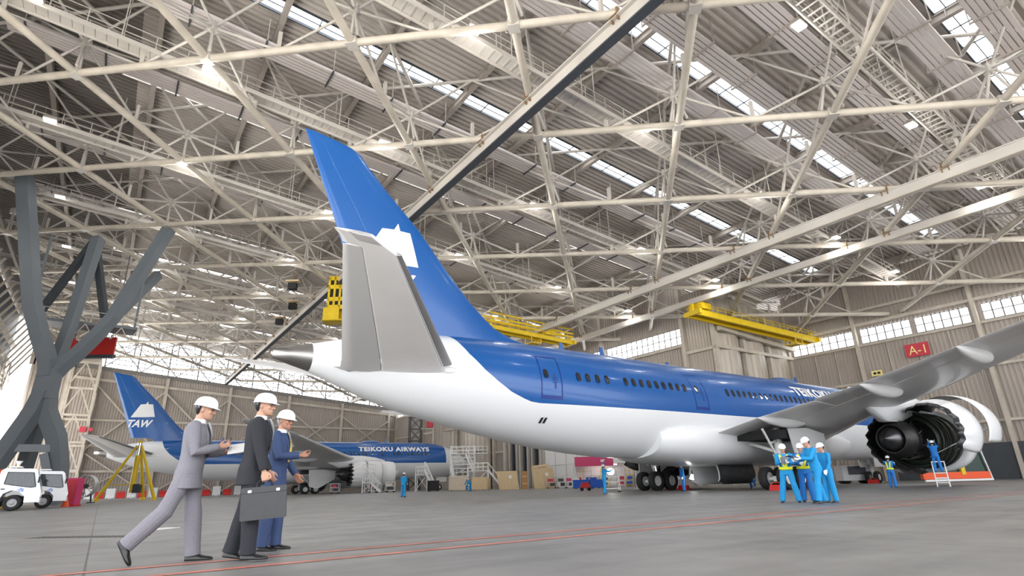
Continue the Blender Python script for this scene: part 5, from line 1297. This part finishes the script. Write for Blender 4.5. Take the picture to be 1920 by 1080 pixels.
for i, (x, y, w_, h, m, nm, lab) in enumerate(((39.4, 69.6, 2.4, 1.75, M_beige, 'equipment_box', 'large pale beige box at the left of the two workers far back'), (41.75, 68.0, 2.0, 1.6, M_wood, 'equipment_box', 'brown wooden box behind the bending worker far back'), (43.1, 68.6, 1.1, 1.4, M_wood, 'equipment_box', 'yellowish box between the brown box and the plywood crates'), (37.2, 72.6, 1.4, 1.3, M_black, 'equipment_box', 'black box in front of the white steep stairs'))):
    t = thing(nm, lab, 'box', (x, y, 0), FR)
    MB().box((0, 0, h / 2 + .08), (w_, 1.2, h)).build('body', m, t)
    b = MB()
    for sx in (-w_ / 2, w_ / 2): b.box((sx, -.6, h / 2 + .08), (.1, .08, h))
    b.box((0, -.6, h + .03), (w_, .08, .1)); b.build('frame', m, t)
    for sx in (-w_ * .4, w_ * .4): MB().box((sx, 0, .04), (.14, 1.1, .08)).build('skid', M_dark, t)
def crate(label, x, y, w_, h, lean, lid):
    t = thing('plywood_crate', label, 'crate', (x, y, 0), FR)
    Mx = Matrix(((1, 0, -lean), (0, 1, 0), (0, 0, 1)))
    MB().box((0, 0, h / 2), (w_, 1.1, h), Mx).xform(Matrix.Translation((lean * h / 2, 0, 0)).to_4x4()).build('body', M_wood, t)
    for f in (-.44, 0, .44): MB().box((w_ * f, -.57, h / 2), (.1, .04, h), Mx).xform(Matrix.Translation((lean * h / 2, 0, 0))).build('batten', M_wood, t)
    MB().box((w_ * .2, -.6, h * .68), (.4, .02, .4)).build('label_sheet', PAPER, t)
    if lid: MB().box((-.2, 0, h + .22), (w_ * .8, 1.3, .3), Matrix.Rotation(-.1, 3, 'Y')).build('top_board', M_wood, t)
crate('left plywood crate leaning left, beside the white stairs', 45.0, 66.4, 2.7, 2.35, .18, False)
crate('right plywood crate with a loose board on top', 48.3, 62.7, 2.9, 2.65, .14, True)
t = thing('plywood_crate', 'narrow brown crate standing between the two large plywood crates', 'crate', (46.85, 64.75, 0), FR)
MB().box((0, 0, 1.15), (.7, .8, 2.3)).build('body', mat('brown_ply', srgb(178, 130, 82), .7), t); MB().box((0, -.42, .7), (.65, .04, .12)).box((0, -.42, 1.6), (.65, .04, .12)).build('batten', M_wood, t)
def trolley(label, x, y, load, m):
    t = thing('parts_trolley', label, 'trolley', (x, y, 0), FR)
    b = MB()
    for sx in (-.6, .6):
        for sy in (-.35, .35): b.beam((sx, sy, .15), (sx, sy, 1.35), .06, .06)
    for z in (.25, .8, 1.35):
        for sy in (-.35, .35): b.beam((-.6, sy, z), (.6, sy, z), .06, .06)
    b.build('frame', m, t)
    for z in (.27, .82): MB().box((0, 0, z), (1.2, .7, .05)).build('shelf', m, t)
    for sx in (-.5, .5):
        for sy in (-.3, .3): MB().lathe([(-.03, 0), (-.03, .09), (.03, .09), (.03, 0)], Matrix.Translation((sx, sy, .09)) @ Matrix.Rotation(PI / 2, 4, 'Z'), 10).build('caster', M_black, t)
    MB().box((-.1, 0, 1.02), (.7, .5, .36)).build('load', load, t)
    MB().box((.15, 0, .5), (.6, .5, .4)).build('load', M_dark, t)
TL = [(47.9, 60.3, 'just right of the plywood crates', M_redsign, M_steel), (48.9, 59.4, 'second to the right of the plywood crates', M_dark, M_steel), (48.3, 57.0, 'below the magenta sign board, left end', M_magenta, M_lgrey), (47.4, 54.6, 'below the middle of the magenta sign board', M_whitem, M_lgrey), (46.9, 51.0, 'behind the blue bins', M_bluep, M_steel), (31.2, 79.2, 'left of the step stand by the far engine', M_redsign, M_lgrey), (33.2, 77.9, 'right of the step stand by the far engine', M_beige, M_lgrey), (28.2, 86.4, 'below the wing of the far airliner', M_redsign, M_lgrey)]
for x, y, wh, ld, m in TL: trolley('metal parts trolley with shelves, ' + wh, x, y, ld, m)
# tool crib with the magenta sign board
t = thing('tool_crib', 'low cabin with a magenta sign board under the near fuselage', 'cabin', (52.6, 55.2, 0), FR)
b = MB(); b.box((0, 1.6, 1.5), (7.6, .1, 3.)); b.box((-3.8, .3, 1.5), (.1, 2.6, 3.)); b.box((3.8, .3, 1.5), (.1, 2.6, 3.)); b.box((0, .3, 3.05), (7.7, 2.8, .12)).build('walls', M_lgrey, t)
MB().box((-1.4, -1.05, 3.15), (4.9, .15, 1.15)).build('sign_board', M_magenta, t); MB().box((2.5, -1.05, 3.3), (2.9, .15, .8)).build('fascia', M_whitem, t)
MB().box((-.4, -1.14, 3.2), (.3, .03, .3)).build('mark', PAPER, t)
for k in range(7):
    b = MB(); x = -3.3 + 1.05 * k
    for sx in (-.45, .45): b.beam((x + sx, -.6, 0), (x + sx, -.6, 2.3), .06, .06)
    for z in (.3, .85, 1.4, 1.95): b.box((x, -.4, z), (.95, .5, .05))
    b.build('shelf_rack', (M_yellow, M_steel, M_lgrey)[k % 3], t)
    MB().box((x, -.4, .5), (.7, .4, .34)).box((x + .1, -.4, 1.08), (.6, .4, .4)).build('stored_parts', (M_redsign, M_bluep, M_beige, M_dark, M_whitem)[k % 5], t)
MB().box((0, -.8, 2.72), (3., .12, .1)).build('tube_lamp', M_lamp, t)
for i, (x, y) in enumerate(((43.6, 49.6), (45.1, 48.5))):
    t = thing('parts_bin', 'blue parts bin on the floor below the magenta sign board, ' + ('left', 'right') [i] + ' of the pair', 'bin', (x, y, 0), FR)
    b = MB(); b.box((0, 0, .12), (1.7, .9, .08))
    for s in (-1, 1): b.box((0, s * .45, .5), (1.7, .05, .8)); b.box((s * .85, 0, .5), (.05, .9, .8))
    b.build('body', M_bluep, t); MB().box((0, 0, .92), (1.8, 1., .06)).build('rim', M_bluep, t)
    for s in (-.6, .6): MB().box((s, 0, .04), (.12, .8, .08)).build('skid', M_dark, t)
t = thing('engine_cart', 'small red pump cart left of the worker under the near belly', 'cart', (33.5, 37.6, 0), FR)
MB().box((0, 0, .36), (.8, .45, .3)).tube((-.28, 0, .55), (.28, 0, .55), .14, n=12).build('tank', M_red, t)
for x in (-.3, .3): MB().lathe([(-.24, 0), (-.24, .14), (.24, .14), (.24, 0)], Matrix.Translation((x, 0, .14)) @ Matrix.Rotation(PI / 2, 4, 'Z'), 12).build('wheel', M_black, t)
# work lights
def work_light(label, x, y, h, r):
    t = thing('work_light', label, 'light', (x, y, 0), FR)
    b = MB()
    for sx in (-.5, .5):
        for sy in (-.3, .3): b.beam((sx, sy, .1), (sx, sy, h - .35), .05, .05)
    for z in (.25, h * .5, h - .35): b.box((0, 0, z), (1.05, .65, .05))
    b.build('trolley_frame', M_lgrey, t); MB().tube((0, 0, h - .35), (0, 0, h), .04).build('mast', M_dark, t)
    b = MB(); ell(b, (0, 0, h), (r, r, r)); b.build('lamp_globe', M_lamp, t)
    for sx in (-.5, .5):
        for sy in (-.3, .3): MB().box((sx, sy, .05), (.08, .12, .1)).build('caster', M_black, t)
work_light('bright round work light on a trolley left of the port main wheels', 28.6, 29.4, 1.35, .24)
t = thing('hand_lamp', 'bright hand lamp clipped on the port main landing gear', 'lamp', (31.15, 24.6, 1.0), FR)
b = MB(); b.lathe([(0, .06), (.3, .14), (.3, .0)], Matrix.Rotation(PI / 2 + .3, 4, 'Y') @ Matrix.Scale(1, 4), 14); b.build('reflector', M_lamp, t); MB().tube((0, 0, 0), (-.02, 0, .25), .04).build('grip', M_dark, t)
# wheel chocks
P1 = lambda s, y, z=0: tuple(air1.matrix_basis @ L(s, y, z))
for i, (s, y, lab) in enumerate(((26.0, -5.2, 'red wheel chock right in front of the port main wheels'), (26.1, -3.9, 'second red wheel chock, inboard at the port main wheels'), (29.4, 5.4, 'red wheel chock behind the starboard main wheels'), (6.35, .3, 'red wheel chock behind the nose wheels'))):
    air1.rotation_euler; Mw = Matrix.Translation(air1.location) @ Matrix.Rotation(air1.rotation_euler.z, 4, 'Z'); p = Mw @ L(s, y, 0)
    t = thing('wheel_chock', lab, 'chock', p, air1.rotation_euler.z, 'red wheel chocks')
    b = MB(); b.prism([(-.22, 0), (.22, 0), (.08, .3), (-.08, .3)], lambda x, z: Vector((x, -.4, z)), lambda x, z: Vector((x, .4, z))); recalc(b.build('block', M_red, t))
    MB().pipe([(0, .38, .3), (0, .2, .42), (0, -.2, .42), (0, -.38, .3)], .02, 6).build('rope', M_orange, t)
# behind the open engine
t = thing('stepladder', 'grey stepladder under the worker at the open engine', 'ladder', (37.75, 13.2, 0), math.radians(20))
b = MB()
for y in (-.28, .28): b.beam((-.5, y, 0), (-.05, y, 1.3), .05, .07)
for z in (.22, .47, .72): b.box((-.5 + z * .35 + .0, 0, z - .01), (.16, .56, .04))
b.build('front_frame', M_lgrey, t); b = MB()
for y in (-.28, .28): b.beam((.55, y, 0), (.0, y, 1.3), .05, .05)
b.beam((.4, -.28, .4), (.4, .28, .4), .04, .04).build('rear_frame', M_lgrey, t); MB().box((-.03, 0, 1.3), (.3, .6, .05)).build('top_step', M_lgrey, t); MB().box((0.05, 0, .7), (.5, .54, .04)).build('standing_board', M_lgrey, t)
t = thing('wheeled_screen', 'dark green screen on an orange base behind the open engine', 'screen', (55., 18.1, 0), FR + .12)
MB().box((0, 0, 1.75), (5.4, .12, 2.5)).build('panel', M_green, t); MB().box((-.3, -.1, .5), (5.8, .3, .5)).build('base_skirt', M_orange, t); MB().tube((-3.2, -.35, .14), (2.6, -.35, .14), .09, n=10).build('white_rail', M_whitem, t)
MB().tube((2.75, -.2, .1), (2.2, -.2, 3.2), .06).build('support_pole', M_lgrey, t); MB().box((.3, -.2, 1.2), (.35, .2, 1.3)).build('yellow_stand', M_yellow, t)
t = thing('ground_power_unit', 'grey equipment cart standing behind the nose wheels', 'cart', (55.6, 26.2, 0), FR)
MB().box((0, 0, .9), (2.6, 1.3, 1.3)).build('body', M_grey, t); MB().box((0, -.67, 1.1), (1.6, .03, .7)).build('panel', M_dark, t)
for x in (-.9, .9): MB().lathe([(-.6, 0), (-.6, .26), (.6, .26), (.6, 0)], Matrix.Translation((x, 0, .26)) @ Matrix.Rotation(PI / 2, 4, 'Z'), 12).build('wheel', M_black, t)
# drain grates in the floor
for i, (x, y, lx, ly, lab) in enumerate(((-.1, 13.25, .5, 2.2, 'slotted drain grate in the floor left of the people in suits'), (1.1, 14.6, .9, .35, 'pale metal floor cover behind the people in suits'))):
    t = thing('floor_grate' if i == 0 else 'floor_cover', lab, 'grate', (x, y, 0), -.75)
    MB().box((0, 0, .004), (ly, lx, .008)).build('frame', M_deck2 if i == 0 else M_lgrey, t)
    if i == 0:
        b = MB()
        for k in range(18): b.box((-1.0 + .118 * k, 0, .009), (.05, .38, .004))
        b.build('slots', M_dark, t)
t = thing('lattice_tower', 'dark lattice tower with a red box on its side arm, behind the far fuselage', 'tower', (48.6, 103.1, 0), FR)
for x in (-1.1, 1.1):
    for y in (-.8, .8): MB().beam((x, y, 0), (x, y, 13.6), .2, .2).build('post', M_dark, t)
for k in range(6):
    z0, z1 = 2.25 * k, 2.25 * k + 2.25; b = MB()
    for y in (-.8, .8): b.beam((-1.1, y, z0), (1.1, y, z1), .1, .1).beam((1.1, y, z0), (-1.1, y, z1), .1, .1).beam((-1.1, y, z1), (1.1, y, z1), .12, .12)
    b.build('brace', M_dark, t)
MB().beam((1.1, 0, 11.3), (3.6, 0, 11.3), .3, .25).build('side_arm', M_steel2, t); MB().box((2.8, 0, 12.1), (1.2, .9, 1.2)).build('red_box', M_redsign, t)
MB().beam((3.5, 0, 0), (3.5, 0, 11.3), .25, .25).build('arm_post', M_steel2, t)
for i in (0, 1):
    t = tag(MB().box((0, 0, .45), (.9 - .3 * i, .5, .9 - .35 * i)).build('hose_box', M_redsign), ('larger', 'smaller')[i] + ' red box on a ledge of the white lattice pier', 'box'); t.location = (-4.4 + i * 1.1, 123.6, 10.9)
